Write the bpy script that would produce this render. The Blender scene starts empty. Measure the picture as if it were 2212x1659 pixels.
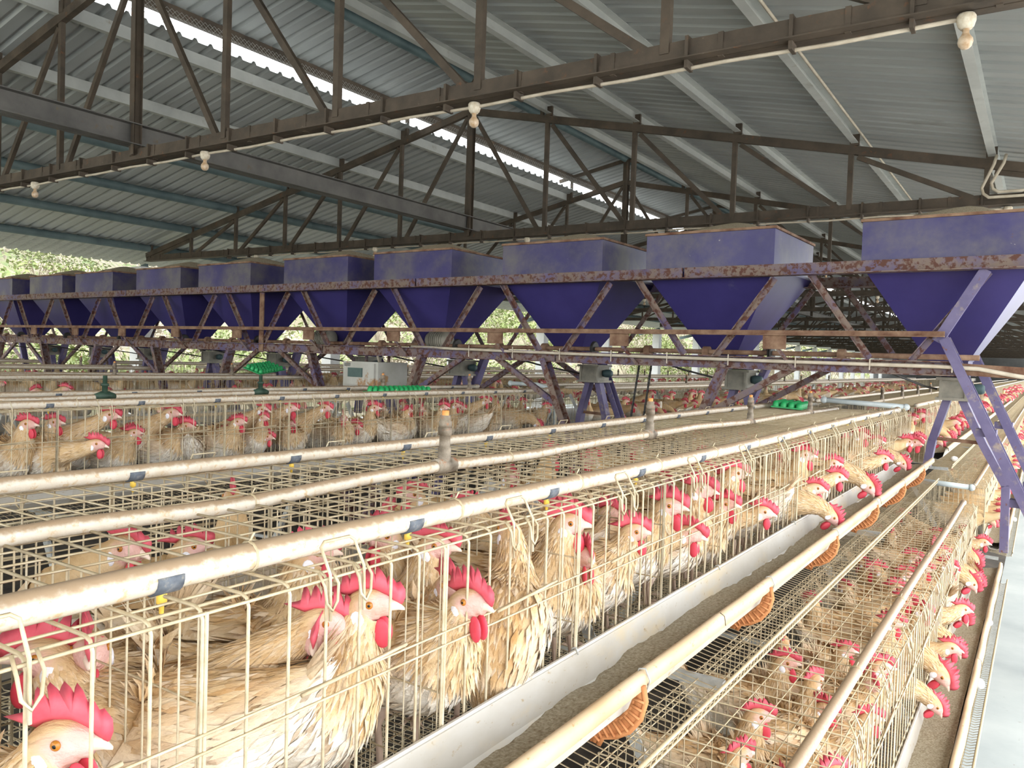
import bpy, math, random
from mathutils import Vector, Matrix
random.seed(7)
SC = bpy.context.scene
COL = SC.collection
A = 0.70            # metres per layout unit (distance from the walkway to the first upper cage front)
CAMZ = 1.60

# ------------------------------------------------------------------ camera, sky, exposure
cam_d = bpy.data.cameras.new('camera')
cam = bpy.data.objects.new('camera', cam_d)
COL.objects.link(cam)
cam_d.sensor_fit = 'HORIZONTAL'
cam_d.sensor_width = 36.0
cam_d.lens = 36.0 * 1745.86 / 2212.0
cam_d.clip_start = 0.02
cam_d.clip_end = 400
R3 = ((0.83439249, -0.04505591, 0.54932608), (0.55018342, 0.00845813, -0.83500100), (0.03297546, 0.99894866, 0.03184642))
m4 = Matrix(R3).to_4x4()
m4.translation = Vector((0, 0, CAMZ))
cam.matrix_world = m4
SC.camera = cam

world = bpy.data.worlds.new('overcast_sky')
SC.world = world
world.use_nodes = True
wn = world.node_tree.nodes
wl = world.node_tree.links
bg = wn.get('Background') or wn.new('ShaderNodeBackground')
bg.inputs['Color'].default_value = (0.93, 0.97, 1.0, 1)
bg.inputs['Strength'].default_value = 4.2
sun_d = bpy.data.lights.new('hazy_sun', 'SUN')
sun_d.energy = 1.0
sun_d.angle = math.radians(20)
sun_d.color = (1.0, 0.95, 0.86)
sun = bpy.data.objects.new('hazy_sun', sun_d)
sun.rotation_euler = (math.radians(38), math.radians(22), math.radians(35))
COL.objects.link(sun)

vs = SC.view_settings
vs.view_transform = 'Standard'
vs.look = 'None'
vs.gamma = 1.0
vs.use_curve_mapping = False
vs.exposure = 0.52
SC.cycles.max_bounces = 8
SC.cycles.diffuse_bounces = 5


def W(x, y, z):
    return (A * x, A * y, CAMZ + A * z)

# ------------------------------------------------------------------ node materials


def mat(name, cols, scale=8.0, detail=5.0, rough=0.6, metal=0.0, bump=0.0, bscale=None, stretch=(1, 1, 1), layers=(), dust=None, attr=None, vary=False, spec=0.4, sss=0.0):
    """cols: ramp stops over a noise; layers: (scale, lo, hi, colour) noise-masked stains; dust: (lo, hi, colour) settled on upward faces."""
    m = bpy.data.materials.new(name)
    m.use_nodes = True
    nt = m.node_tree
    N, L = nt.nodes, nt.links
    p = N.get('Principled BSDF')
    p.inputs['Roughness'].default_value = rough
    p.inputs['Metallic'].default_value = metal
    p.inputs['Specular IOR Level'].default_value = spec
    tc = N.new('ShaderNodeTexCoord')
    mp = N.new('ShaderNodeMapping')
    mp.inputs['Scale'].default_value = stretch
    L.new(tc.outputs['Object'], mp.inputs['Vector'])
    vec = mp.outputs['Vector']
    if vary:
        oi = N.new('ShaderNodeObjectInfo')
        mu = N.new('ShaderNodeMath'); mu.operation = 'MULTIPLY'; mu.inputs[1].default_value = 37.0
        L.new(oi.outputs['Random'], mu.inputs[0])
        ad = N.new('ShaderNodeVectorMath'); ad.operation = 'ADD'
        L.new(vec, ad.inputs[0]); L.new(mu.outputs[0], ad.inputs[1])
        vec = ad.outputs[0]

    def noise(sc, det=5.0, rgh=0.6):
        n = N.new('ShaderNodeTexNoise')
        n.inputs['Scale'].default_value = sc
        n.inputs['Detail'].default_value = det
        n.inputs['Roughness'].default_value = rgh
        L.new(vec, n.inputs['Vector'])
        return n
    n1 = noise(scale, detail)
    r = N.new('ShaderNodeValToRGB')
    els = r.color_ramp.elements
    while len(els) > len(cols):
        els.remove(els[-1])
    while len(els) < len(cols):
        els.new(0.5)
    for e, (ps, c) in zip(els, cols):
        e.position = ps
        e.color = (*c, 1)
    L.new(n1.outputs['Fac'], r.inputs['Fac'])
    out = r.outputs['Color']

    def mix(fac, a, b, mode='MIX'):
        x = N.new('ShaderNodeMix'); x.data_type = 'RGBA'; x.blend_type = mode
        if isinstance(fac, float):
            x.inputs[0].default_value = fac
        else:
            L.new(fac, x.inputs[0])
        if isinstance(a, tuple):
            x.inputs[6].default_value = (*a, 1)
        else:
            L.new(a, x.inputs[6])
        if isinstance(b, tuple):
            x.inputs[7].default_value = (*b, 1)
        else:
            L.new(b, x.inputs[7])
        return x.outputs[2]
    if attr:
        at = N.new('ShaderNodeAttribute'); at.attribute_name = attr
        out = mix(1.0, at.outputs['Color'], out, 'MULTIPLY')
    for (sc, lo, hi, c) in layers:
        n = noise(sc, 6.0, 0.65)
        mr = N.new('ShaderNodeMapRange'); mr.interpolation_type = 'SMOOTHSTEP'
        mr.inputs[1].default_value = lo; mr.inputs[2].default_value = hi
        L.new(n.outputs['Fac'], mr.inputs[0])
        out = mix(mr.outputs[0], out, c)
    if dust:
        lo, hi, c = dust
        g = N.new('ShaderNodeNewGeometry')
        sx = N.new('ShaderNodeSeparateXYZ')
        L.new(g.outputs['Normal'], sx.inputs[0])
        n = noise(60.0, 4.0)
        ma = N.new('ShaderNodeMath'); ma.operation = 'MULTIPLY_ADD'
        L.new(n.outputs['Fac'], ma.inputs[0]); ma.inputs[1].default_value = 0.9
        L.new(sx.outputs['Z'], ma.inputs[2])
        mr = N.new('ShaderNodeMapRange'); mr.interpolation_type = 'SMOOTHSTEP'
        mr.inputs[1].default_value = lo; mr.inputs[2].default_value = hi
        L.new(ma.outputs[0], mr.inputs[0])
        out = mix(mr.outputs[0], out, c)
    L.new(out, p.inputs['Base Color'])
    if sss:
        p.inputs['Subsurface Weight'].default_value = sss
        p.inputs['Subsurface Radius'].default_value = (0.01, 0.003, 0.002)
    if bump:
        b = N.new('ShaderNodeBump')
        b.inputs['Strength'].default_value = bump
        b.inputs['Distance'].default_value = 0.01
        n = noise(bscale or scale * 3, 6.0)
        L.new(n.outputs['Fac'], b.inputs['Height'])
        L.new(b.outputs['Normal'], p.inputs['Normal'])
    return m


M = {}
M['sheet'] = mat('galvanised_roof_sheet', [(0.2, (0.33, 0.345, 0.34)), (0.8, (0.46, 0.475, 0.46))], scale=1.2, rough=0.5, metal=0.15, stretch=(0.3, 1.6, 1), layers=[(3.0, 0.58, 0.80, (0.24, 0.23, 0.20))], vary=True)
M['purlin'] = mat('galvanised_purlin', [(0.3, (0.40, 0.41, 0.39)), (0.7, (0.52, 0.53, 0.50))], scale=3, rough=0.55, metal=0.1, layers=[(5, 0.58, 0.8, (0.27, 0.24, 0.18))], bump=0.1)
M['purlin_teal'] = mat('teal_painted_pipe_purlin', [(0.3, (0.07, 0.105, 0.11)), (0.7, (0.14, 0.19, 0.19))], scale=3, rough=0.5, layers=[(6, 0.6, 0.8, (0.10, 0.10, 0.09))])
M['truss'] = mat('dusty_brown_truss_steel', [(0.25, (0.045, 0.035, 0.026)), (0.75, (0.12, 0.09, 0.064))], scale=5, rough=0.75, layers=[(14, 0.60, 0.75, (0.17, 0.075, 0.035)), (40, 0.70, 0.76, (0.42, 0.38, 0.30))], bump=0.25)
M['tie'] = mat('grey_dusty_tie_beam', [(0.25, (0.10, 0.095, 0.09)), (0.75, (0.20, 0.19, 0.175))], scale=4, rough=0.7, layers=[(9, 0.6, 0.75, (0.17, 0.13, 0.08))], bump=0.2)
M['hide'] = mat('dark_end_closure', [(0.3, (0.05, 0.05, 0.05)), (0.7, (0.09, 0.09, 0.085))], scale=1, rough=0.9)
M['conduit'] = mat('cream_plastic_conduit', [(0.3, (0.42, 0.35, 0.26)), (0.7, (0.62, 0.55, 0.44))], scale=10, rough=0.6)
M['wire'] = mat('dusty_galvanised_wire', [(0.25, (0.36, 0.27, 0.16)), (0.55, (0.58, 0.485, 0.33)), (0.8, (0.69, 0.635, 0.51))], scale=22, rough=0.7, bump=0.3, dust=(0.75, 1.35, (0.46, 0.355, 0.21)))
M['wire_grey'] = mat('bare_steel_wire', [(0.3, (0.30, 0.30, 0.29)), (0.7, (0.55, 0.54, 0.50))], scale=25, rough=0.5, metal=0.3)
M['wire_dark'] = mat('soiled_floor_wire', [(0.3, (0.13, 0.11, 0.08)), (0.7, (0.40, 0.36, 0.28))], scale=15, rough=0.8)
M['pipe'] = mat('white_plastic_water_pipe', [(0.2, (0.50, 0.38, 0.25)), (0.45, (0.64, 0.56, 0.45)), (0.8, (0.70, 0.64, 0.56))], scale=18, detail=8, rough=0.45, bump=0.15, bscale=90, layers=[(70, 0.52, 0.66, (0.55, 0.40, 0.24))], dust=(0.72, 1.22, (0.36, 0.25, 0.155)))
M['pipe_grey'] = mat('grey_plastic_water_pipe', [(0.3, (0.50, 0.56, 0.56)), (0.7, (0.66, 0.71, 0.70))], scale=6, rough=0.4)
M['riser'] = mat('grimy_pipe_riser', [(0.35, (0.10, 0.075, 0.05)), (0.6, (0.34, 0.28, 0.21)), (0.8, (0.52, 0.46, 0.37))], scale=18, rough=0.6, bump=0.2, layers=[(30, 0.55, 0.7, (0.33, 0.11, 0.03))])
M['riser_cap'] = mat('orange_riser_cap', [(0.3, (0.55, 0.16, 0.04)), (0.7, (0.75, 0.34, 0.10))], scale=20, rough=0.6)
M['valve'] = mat('dark_green_valve', [(0.3, (0.012, 0.035, 0.022)), (0.7, (0.05, 0.09, 0.06))], scale=20, rough=0.5)
M['clamp'] = mat('slate_blue_clamp', [(0.3, (0.07, 0.08, 0.10)), (0.55, (0.13, 0.145, 0.17)), (0.75, (0.38, 0.34, 0.27))], scale=60, rough=0.7)
M['yellow'] = mat('yellow_nipple_plastic', [(0.3, (0.80, 0.50, 0.06)), (0.7, (0.90, 0.64, 0.12))], scale=20, rough=0.5)
M['trough'] = mat('white_plastic_trough', [(0.25, (0.36, 0.31, 0.24)), (0.6, (0.49, 0.46, 0.415))], scale=6, detail=7, rough=0.45, stretch=(1, 0.5, 1), layers=[(9, 0.50, 0.70, (0.52, 0.43, 0.30)), (70, 0.60, 0.70, (0.36, 0.27, 0.16))])
M['trough_lip'] = mat('cream_trough_lip', [(0.3, (0.52, 0.36, 0.20)), (0.7, (0.66, 0.52, 0.35))], scale=9, rough=0.6, stretch=(1, 0.5, 1), layers=[(90, 0.60, 0.70, (0.46, 0.27, 0.12))])
M['feed'] = mat('ground_feed_mash', [(0.3, (0.26, 0.19, 0.11)), (0.5, (0.44, 0.36, 0.24)), (0.72, (0.62, 0.54, 0.40))], scale=160, detail=6, rough=0.95, bump=1.0, bscale=260)
M['bracket'] = mat('orange_brown_bracket', [(0.3, (0.46, 0.17, 0.06)), (0.7, (0.66, 0.30, 0.12))], scale=30, rough=0.7, layers=[(30, 0.6, 0.75, (0.30, 0.16, 0.08))])
PURP = [(0.25, (0.024, 0.019, 0.088)), (0.75, (0.047, 0.038, 0.158))]
M['purple'] = mat('purple_painted_hopper_sheet', PURP, scale=2.5, rough=0.42, layers=[(2.2, 0.36, 0.76, (0.135, 0.122, 0.118)), (9, 0.67, 0.74, (0.10, 0.045, 0.04)), (30, 0.70, 0.76, (0.5, 0.47, 0.42))], vary=True, bump=0.06)
M['purple_cone'] = mat('purple_painted_cone_sheet', PURP, scale=2.0, rough=0.40, layers=[(7, 0.70, 0.76, (0.10, 0.04, 0.035)), (2.2, 0.66, 0.9, (0.28, 0.27, 0.30))], vary=True)
M['gantry'] = mat('rusty_purple_cart_steel', [(0.3, (0.075, 0.056, 0.135)), (0.7, (0.15, 0.12, 0.20))], scale=3, rough=0.65, layers=[(4.0, 0.34, 0.58, (0.19, 0.135, 0.105)), (26, 0.48, 0.58, (0.095, 0.034, 0.020))], bump=0.3, vary=True)
M['rust'] = mat('rusted_angle_steel', [(0.3, (0.11, 0.045, 0.025)), (0.7, (0.30, 0.19, 0.12))], scale=12, rough=0.85, bump=0.3, layers=[(4, 0.6, 0.8, (0.14, 0.10, 0.2))])
M['leg_purple'] = mat('purple_cart_leg', [(0.3, (0.085, 0.07, 0.155)), (0.7, (0.155, 0.13, 0.23))], scale=5, rough=0.55, layers=[(9, 0.55, 0.72, (0.30, 0.24, 0.19)), (30, 0.62, 0.7, (0.15, 0.06, 0.04))], vary=True)
M['cast'] = mat('dusty_cast_gearbox', [(0.3, (0.17, 0.16, 0.13)), (0.7, (0.33, 0.30, 0.24))], scale=8, rough=0.7, bump=0.2)
M['teal_motor'] = mat('dark_teal_motor', [(0.3, (0.025, 0.05, 0.055)), (0.7, (0.06, 0.10, 0.10))], scale=8, rough=0.6)
M['black'] = mat('black_rubber_and_chain', [(0.3, (0.012, 0.011, 0.010)), (0.7, (0.04, 0.035, 0.03))], scale=20, rough=0.6)
M['cabinet'] = mat('rusty_grey_cabinet', [(0.3, (0.40, 0.38, 0.32)), (0.7, (0.52, 0.51, 0.46))], scale=5, rough=0.6, layers=[(7, 0.54, 0.64, (0.36, 0.20, 0.09))])
M['cab_glass'] = mat('dark_green_cabinet_window', [(0.3, (0.05, 0.09, 0.09)), (0.7, (0.10, 0.15, 0.14))], scale=3, rough=0.25)
M['green'] = mat('green_plastic_egg_tray', [(0.3, (0.01, 0.26, 0.07)), (0.7, (0.03, 0.42, 0.13))], scale=12, rough=0.4)
M['porcelain'] = mat('dusty_lamp_holder', [(0.3, (0.50, 0.40, 0.27)), (0.65, (0.80, 0.74, 0.62))], scale=30, rough=0.5, layers=[(30, 0.58, 0.68, (0.36, 0.24, 0.13))])
M['bulb'] = mat('dusty_unlit_bulb', [(0.35, (0.42, 0.25, 0.12)), (0.6, (0.76, 0.64, 0.50))], scale=14, rough=0.3)
M['concrete'] = mat('pale_concrete', [(0.25, (0.33, 0.355, 0.35)), (0.75, (0.46, 0.48, 0.46))], scale=2.2, detail=8, rough=0.75, layers=[(18, 0.66, 0.74, (0.28, 0.27, 0.24))], bump=0.08)
M['manure'] = mat('dark_droppings_ground', [(0.3, (0.020, 0.016, 0.012)), (0.7, (0.075, 0.058, 0.042))], scale=7, rough=0.95, bump=0.8)
M['column'] = mat('whitewashed_column', [(0.3, (0.66, 0.66, 0.64)), (0.7, (0.80, 0.80, 0.78))], scale=3, rough=0.8)
M['earth'] = mat('dry_grass_slope', [(0.25, (0.12, 0.115, 0.06)), (0.5, (0.22, 0.19, 0.125)), (0.75, (0.27, 0.21, 0.16))], scale=0.9, detail=9, rough=0.95, layers=[(2.0, 0.50, 0.62, (0.09, 0.13, 0.04)), (5.0, 0.55, 0.68, (0.16, 0.20, 0.075))], bump=0.8)
M['bounce'] = mat('pale_bounce_ground', [(0.25, (0.44, 0.42, 0.38)), (0.75, (0.58, 0.56, 0.52))], scale=0.8, rough=0.9)  # unseen ground made pale to bounce light up under the roof
M['leaf'] = mat('yellow_green_leaves', [(0.25, (0.08, 0.12, 0.035)), (0.7, (0.23, 0.26, 0.085))], scale=1.6, rough=0.7, vary=True)
M['twig'] = mat('dry_twigs', [(0.3, (0.22, 0.18, 0.13)), (0.7, (0.42, 0.37, 0.29))], scale=3, rough=0.9)
M['egg'] = mat('white_eggshell', [(0.3, (0.86, 0.82, 0.76)), (0.7, (0.92, 0.90, 0.87))], scale=10, rough=0.45)
M['hen'] = mat('hen_feathers', [(0.25, (0.78, 0.69, 0.56)), (0.6, (1.0, 1.0, 1.0))], scale=24, detail=6, rough=0.85, bump=0.6, bscale=70, attr='Col', vary=True, stretch=(0.45, 1.5, 1.0), spec=0.15)
M['comb'] = mat('red_comb_skin', [(0.25, (0.56, 0.055, 0.085)), (0.7, (0.74, 0.13, 0.17))], scale=28, rough=0.5, vary=True, sss=0.1)
M['wattle'] = mat('deep_red_wattle_skin', [(0.25, (0.56, 0.03, 0.055)), (0.7, (0.70, 0.075, 0.11))], scale=30, rough=0.5, sss=0.1)
M['beak'] = mat('pale_horn_beak', [(0.3, (0.70, 0.52, 0.42)), (0.7, (0.82, 0.68, 0.56))], scale=40, rough=0.4)
M['lobe'] = mat('white_ear_lobe', [(0.3, (0.80, 0.76, 0.80)), (0.7, (0.92, 0.90, 0.92))], scale=60, rough=0.6, bump=0.3)
M['iris'] = mat('amber_iris', [(0.3, (0.34, 0.12, 0.015)), (0.7, (0.50, 0.20, 0.03))], scale=40, rough=0.15)
M['pupil'] = mat('black_pupil', [(0.3, (0.004, 0.004, 0.004)), (0.7, (0.008, 0.008, 0.008))], scale=10, rough=0.1)
M['shank'] = mat('pinkish_shank_skin', [(0.3, (0.50, 0.36, 0.28)), (0.7, (0.66, 0.50, 0.40))], scale=40, rough=0.7)

# ------------------------------------------------------------------ mesh helpers


class MB:
    def __init__(s):
        s.v = []; s.f = []; s.m = []; s.c = None

    def add(s, vs_, fs_, mi=0):
        o = len(s.v)
        s.v.extend([tuple(p) for p in vs_])
        for f in fs_:
            s.f.append(tuple(i + o for i in f)); s.m.append(mi)

    def box(s, lo, hi, mi=0):
        x0, y0, z0 = lo; x1, y1, z1 = hi
        s.add([(x0, y0, z0), (x1, y0, z0), (x1, y1, z0), (x0, y1, z0), (x0, y0, z1), (x1, y0, z1), (x1, y1, z1), (x0, y1, z1)],
              [(0, 3, 2, 1), (4, 5, 6, 7), (0, 1, 5, 4), (1, 2, 6, 5), (2, 3, 7, 6), (3, 0, 4, 7)], mi)

    def extr(s, prof, p, q, up=(0, 0, 1), mi=0, caps=True, closed=True):
        """sweep a 2-D outline (side, up) from p to q"""
        p = Vector(p); q = Vector(q)
        t = (q - p).normalized()
        u = Vector(up)
        if abs(t.dot(u)) > 0.98:
            u = Vector((0, 1, 0))
        sd = t.cross(u).normalized()
        u = sd.cross(t).normalized()
        n = len(prof)
        vs_ = [p + sd * a + u * b for a, b in prof] + [q + sd * a + u * b for a, b in prof]
        fs_ = []
        for i in range(n if closed else n - 1):
            j = (i + 1) % n
            fs_.append((i, j, n + j, n + i))
        if caps and closed:
            fs_.append(tuple(range(n - 1, -1, -1)))
            fs_.append(tuple(range(n, 2 * n)))
        s.add(vs_, fs_, mi)

    def bar(s, p, q, w, h, up=(0, 0, 1), mi=0):
        a, b = w / 2, h / 2
        s.extr([(-a, -b), (a, -b), (a, b), (-a, b)], p, q, up, mi)

    def angle(s, p, q, w, t, up=(0, 0, 1), mi=0, sx=1, sz=1):
        pr = [(0, 0), (w * sx, 0), (w * sx, t * sz), (t * sx, t * sz), (t * sx, w * sz), (0, w * sz)]
        if sx * sz < 0:
            pr = pr[::-1]
        s.extr(pr, p, q, up, mi)

    def channel(s, p, q, w, h, t, up=(0, 0, 1), mi=0, sx=1):
        a = h / 2
        pr = [(0, -a), (w * sx, -a), (w * sx, -a + t), (t * sx, -a + t), (t * sx, a - t), (w * sx, a - t), (w * sx, a), (0, a)]
        if sx < 0:
            pr = pr[::-1]
        s.extr(pr, p, q, up, mi)

    def tube(s, pts, r, n=8, mi=0, cap=True):
        pts = [Vector(p) for p in pts]
        rs = r if isinstance(r, (list, tuple)) else [r] * len(pts)
        o = len(s.v)
        ref = None
        for i, p in enumerate(pts):
            if i == 0:
                t = pts[1] - pts[0]
            elif i == len(pts) - 1:
                t = pts[-1] - pts[-2]
            else:
                t = (pts[i + 1] - p).normalized() + (p - pts[i - 1]).normalized()
            t.normalize()
            if ref is None:
                ref = Vector((0, 0, 1)) if abs(t.z) < 0.9 else Vector((1, 0, 0))
            sd = t.cross(ref).normalized()
            up = sd.cross(t).normalized()
            ref = up
            for k in range(n):
                a = 2 * math.pi * k / n
                s.v.append(tuple(p + sd * (rs[i] * math.cos(a)) + up * (rs[i] * math.sin(a))))
        for i in range(len(pts) - 1):
            for k in range(n):
                k2 = (k + 1) % n
                s.f.append((o + i * n + k, o + i * n + k2, o + (i + 1) * n + k2, o + (i + 1) * n + k)); s.m.append(mi)
        if cap:
            s.f.append(tuple(o + k for k in range(n - 1, -1, -1))); s.m.append(mi)
            e = o + (len(pts) - 1) * n
            s.f.append(tuple(e + k for k in range(n))); s.m.append(mi)

    def lathe(s, prof, org=(0, 0, 0), n=12, mi=0, axis='Z'):
        o = len(s.v)
        for r, h in prof:
            for k in range(n):
                a = 2 * math.pi * k / n
                c = (r * math.cos(a), r * math.sin(a), h)
                if axis == 'Y':
                    c = (c[0], c[2], c[1])
                elif axis == 'X':
                    c = (c[2], c[0], c[1])
                s.v.append((org[0] + c[0], org[1] + c[1], org[2] + c[2]))
        for i in range(len(prof) - 1):
            for k in range(n):
                k2 = (k + 1) % n
                s.f.append((o + i * n + k, o + i * n + k2, o + (i + 1) * n + k2, o + (i + 1) * n + k)); s.m.append(mi)

    def sphere(s, c, r, nu=8, nv=6, mi=0, M4=None):
        r = r if isinstance(r, (tuple, list)) else (r, r, r)
        o = len(s.v)
        for i in range(nv + 1):
            ph = math.pi * i / nv
            for k in range(nu):
                a = 2 * math.pi * k / nu
                s.v.append((c[0] + r[0] * math.sin(ph) * math.cos(a), c[1] + r[1] * math.sin(ph) * math.sin(a), c[2] + r[2] * math.cos(ph)))
        for i in range(nv):
            for k in range(nu):
                k2 = (k + 1) % nu
                s.f.append((o + i * nu + k, o + (i + 1) * nu + k, o + (i + 1) * nu + k2, o + i * nu + k2)); s.m.append(mi)

    def mesh(s, name, mats, smooth=False, off=(0, 0, 0)):
        me = bpy.data.meshes.new(name)
        v = s.v if off == (0, 0, 0) else [(a - off[0], b - off[1], c - off[2]) for a, b, c in s.v]
        me.from_pydata(v, [], s.f)
        for k in (mats if isinstance(mats, (list, tuple)) else [mats]):
            me.materials.append(M[k] if isinstance(k, str) else k)
        if any(s.m):
            me.polygons.foreach_set('material_index', s.m)
        if smooth:
            me.polygons.foreach_set('use_smooth', [True] * len(s.f))
        if s.c is not None:
            ca = me.color_attributes.new('Col', 'FLOAT_COLOR', 'POINT')
            flat = []
            for c in s.c:
                flat += [c[0], c[1], c[2], 1.0]
            ca.data.foreach_set('color', flat)
        me.update()
        return me


KIDS = {}      # thing or part name -> its children, for copying


def link(name, me, parent=None, loc=None, rot=None, kind=None):
    o = bpy.data.objects.new(name, me)
    COL.objects.link(o)
    if parent is not None:
        o.parent = parent
        KIDS.setdefault(parent.name, []).append(o)
    if loc is not None:
        o.location = loc
    if rot is not None:
        o.rotation_euler = rot
    if kind:
        o['kind'] = kind
    return o


def part(mb, name, mats, parent, smooth=False, kind=None):
    off = tuple(parent.location) if parent.parent is None else tuple(parent.parent.location)
    return link(name, mb.mesh(name, mats, smooth, off), parent, kind=kind)


def tag(o, label, cat=None, group=None, kind=None):
    if label:
        o['label'] = label
    if cat:
        o['category'] = cat
    if group:
        o['group'] = group
    if kind:
        o['kind'] = kind
    return o


def thing(name, label, cat, loc=(0, 0, 0), group=None, kind=None, rotz=0.0):
    o = bpy.data.objects.new(name, None)
    o.empty_display_size = 0.1
    COL.objects.link(o)
    o.location = loc
    o.rotation_euler = (0, 0, rotz)
    return tag(o, label, cat, group, kind)


def copy_tree(o, loc=None, rotz=None, label=None, group=None, parent=None, scale=None):
    c = o.copy()
    COL.objects.link(c)
    c.parent = parent
    if loc is not None:
        c.location = loc
    if rotz is not None:
        c.rotation_euler = (0, 0, rotz)
    if scale is not None:
        c.scale = (scale,) * 3 if isinstance(scale, float) else scale
    if label:
        c['label'] = label
    if group:
        c['group'] = group
    for ch in KIDS.get(o.name, []):
        copy_tree_child(ch, c)
    return c


def copy_tree_child(ch, parent):
    d = ch.copy()
    COL.objects.link(d)
    d.parent = parent
    for g in KIDS.get(ch.name, []):
        copy_tree_child(g, d)


ORD = ['first', 'second', 'third', 'fourth', 'fifth', 'sixth', 'seventh', 'eighth', 'ninth', 'tenth', 'eleventh', 'twelfth', 'thirteenth', 'fourteenth', 'fifteenth', 'sixteenth', 'seventeenth', 'eighteenth', 'nineteenth', 'twentieth']
# ------------------------------------------------------------------ floor, ground, roof
K = 1.35
X0 = -6.5 * K                 # ridge line
ZC = 1.6 * K                  # truss bottom chord
ZP = 3.25 * K                 # truss peak
SL = 0.2195
POSTS = [(-6.5 + 1.195 * i) * K for i in range(-6, 7)]
TY = [5.35 + 6.37 * i for i in range(19)]
YB, YE = -7.0, 124.0  # unseen roof length behind the camera, extended to cut fill light


def chord(x):
    return ZP - SL * abs(x - X0)


mb = MB(); mb.box(W(-20.5, YB - 4, -2.42), W(3.2, YE, -2.29))
link('floor', mb.mesh('floor', 'concrete'), kind='structure')
mb = MB()
for i in range(5):
    cx = -1.6 - 3.7 * i - 0.5
    n = 50
    for j in range(n):
        y0 = -0.6 + (YE - 1) * j / n; y1 = -0.6 + (YE - 1) * (j + 1) / n
        for s in range(8):
            xa = cx - 1.9 + 3.7 * s / 8; xb = cx - 1.9 + 3.7 * (s + 1) / 8

            def hz(x, y):
                q = 1 - ((x - cx - 0.45) / 1.36) ** 2
                return -2.285 + max(0.0, q) * (0.10 + 0.05 * math.sin(y * 1.7 + i) * math.sin(x * 5))
            mb.add([W(xa, y0, hz(xa, y0)), W(xb, y0, hz(xb, y0)), W(xb, y1, hz(xb, y1)), W(xa, y1, hz(xa, y1))], [(0, 1, 2, 3)])
tag(link('droppings_litter', mb.mesh('droppings_litter', 'manure')), 'dark droppings heaped on the ground under the cage rows', 'litter', kind='stuff')
mb = MB(); mb.box(W(3.2, YB - 40, -2.5), W(70, 130, -2.40)); link('ground_bounce', mb.mesh('ground_bounce', 'bounce'), kind='structure')  # out-of-view ground added as a reflector beside the walkway
mb = MB(); mb.box(W(-24, -60, -2.5), W(-20.5, 120, -2.40)); mb.box(W(-20.5, -60, -2.5), W(3.2, YB - 4, -2.38))
link('ground', mb.mesh('ground', 'earth'), kind='structure')
# hillside outside the open left side
mb = MB()
nx, ny = 26, 60
rr = random.Random(3)
for j in range(ny + 1):
    for i in range(nx + 1):
        x = -24 - 46 * i / nx
        y = -50 + 290 * j / ny
        z = -2.42 + max(0, (-24 - x)) * 0.42 + (rr.random() - 0.5) * 0.9 * min(1, i / 3) + 0.6 * math.sin(y * 0.21) * min(1, i / 4)
        mb.v.append(W(x, y, z))
for j in range(ny):
    for i in range(nx):
        a = j * (nx + 1) + i
        mb.f.append((a, a + nx + 1, a + nx + 2, a + 1)); mb.m.append(0)
link('hill', mb.mesh('hill', 'earth', True), kind='structure')
mb = MB(); mb.box(W(-20.5, YE, -2.3), W(3.2, YE + 0.3, 5.2))  # added end wall, coloured dark to shut out the bright far opening
link('wall_far_added', mb.mesh('wall_far_added', 'hide'), kind='structure')

# corrugated sheets: each sheet four ribs wide
RP = 0.252


def sheet_mesh(name, xa, za, xb, zb):
    prof = []
    for r in range(4):
        y = r * RP
        prof += [(y, 0.0), (y + 0.155, 0.0), (y + 0.185, 0.045), (y + 0.222, 0.045)]
    prof.append((4 * RP, 0.0))
    m = MB()
    n = 4
    for i in range(n + 1):
        t = i / n
        for (y, h) in prof:
            m.v.append((A * (xa + (xb - xa) * t), A * y, A * (za + (zb - za) * t + h)))
    np_ = len(prof)
    for i in range(n):
        for j in range(np_ - 1):
            a = i * np_ + j
            m.f.append((a, a + 1, a + np_ + 1, a + np_)); m.m.append(0)
    return m.mesh(name, 'sheet')


def slope(name, xa, za, xb, zb):
    root = bpy.data.objects.new(name, None)
    COL.objects.link(root); root['kind'] = 'structure'
    root.location = (0, 0, CAMZ)
    me = sheet_mesh('roof_sheet', xa, za, xb, zb)
    n = int((YE - YB) / (4 * RP))
    for i in range(n):
        link('roof_sheet', me, root, loc=(0, A * (YB + i * 4 * RP), 0))
    return root


SH = 0.26
slope('roof_left', -20.0, chord(-20.0) + 0.21, -10.15, chord(-10.15) + 0.21)
slope('roof_right', X0 + 1.25, chord(X0 + 1.25) + SH, 2.3, chord(2.3) + SH)
CAPR = 5.07
slope('roof_ridge_left', -10.62, CAPR - 0.2 * (X0 + 10.62) , X0, CAPR)
slope('roof_ridge_right', X0, CAPR, X0 + 1.75, CAPR - 0.2 * 1.75)


def cprofile(mb, x, z0, h, w, sx, y0=YB, y1=YE):
    mb.channel(W(x, y0, z0 + h / 2), W(x, y1, z0 + h / 2), A * w, A * h, 0.006, sx=sx)


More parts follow.
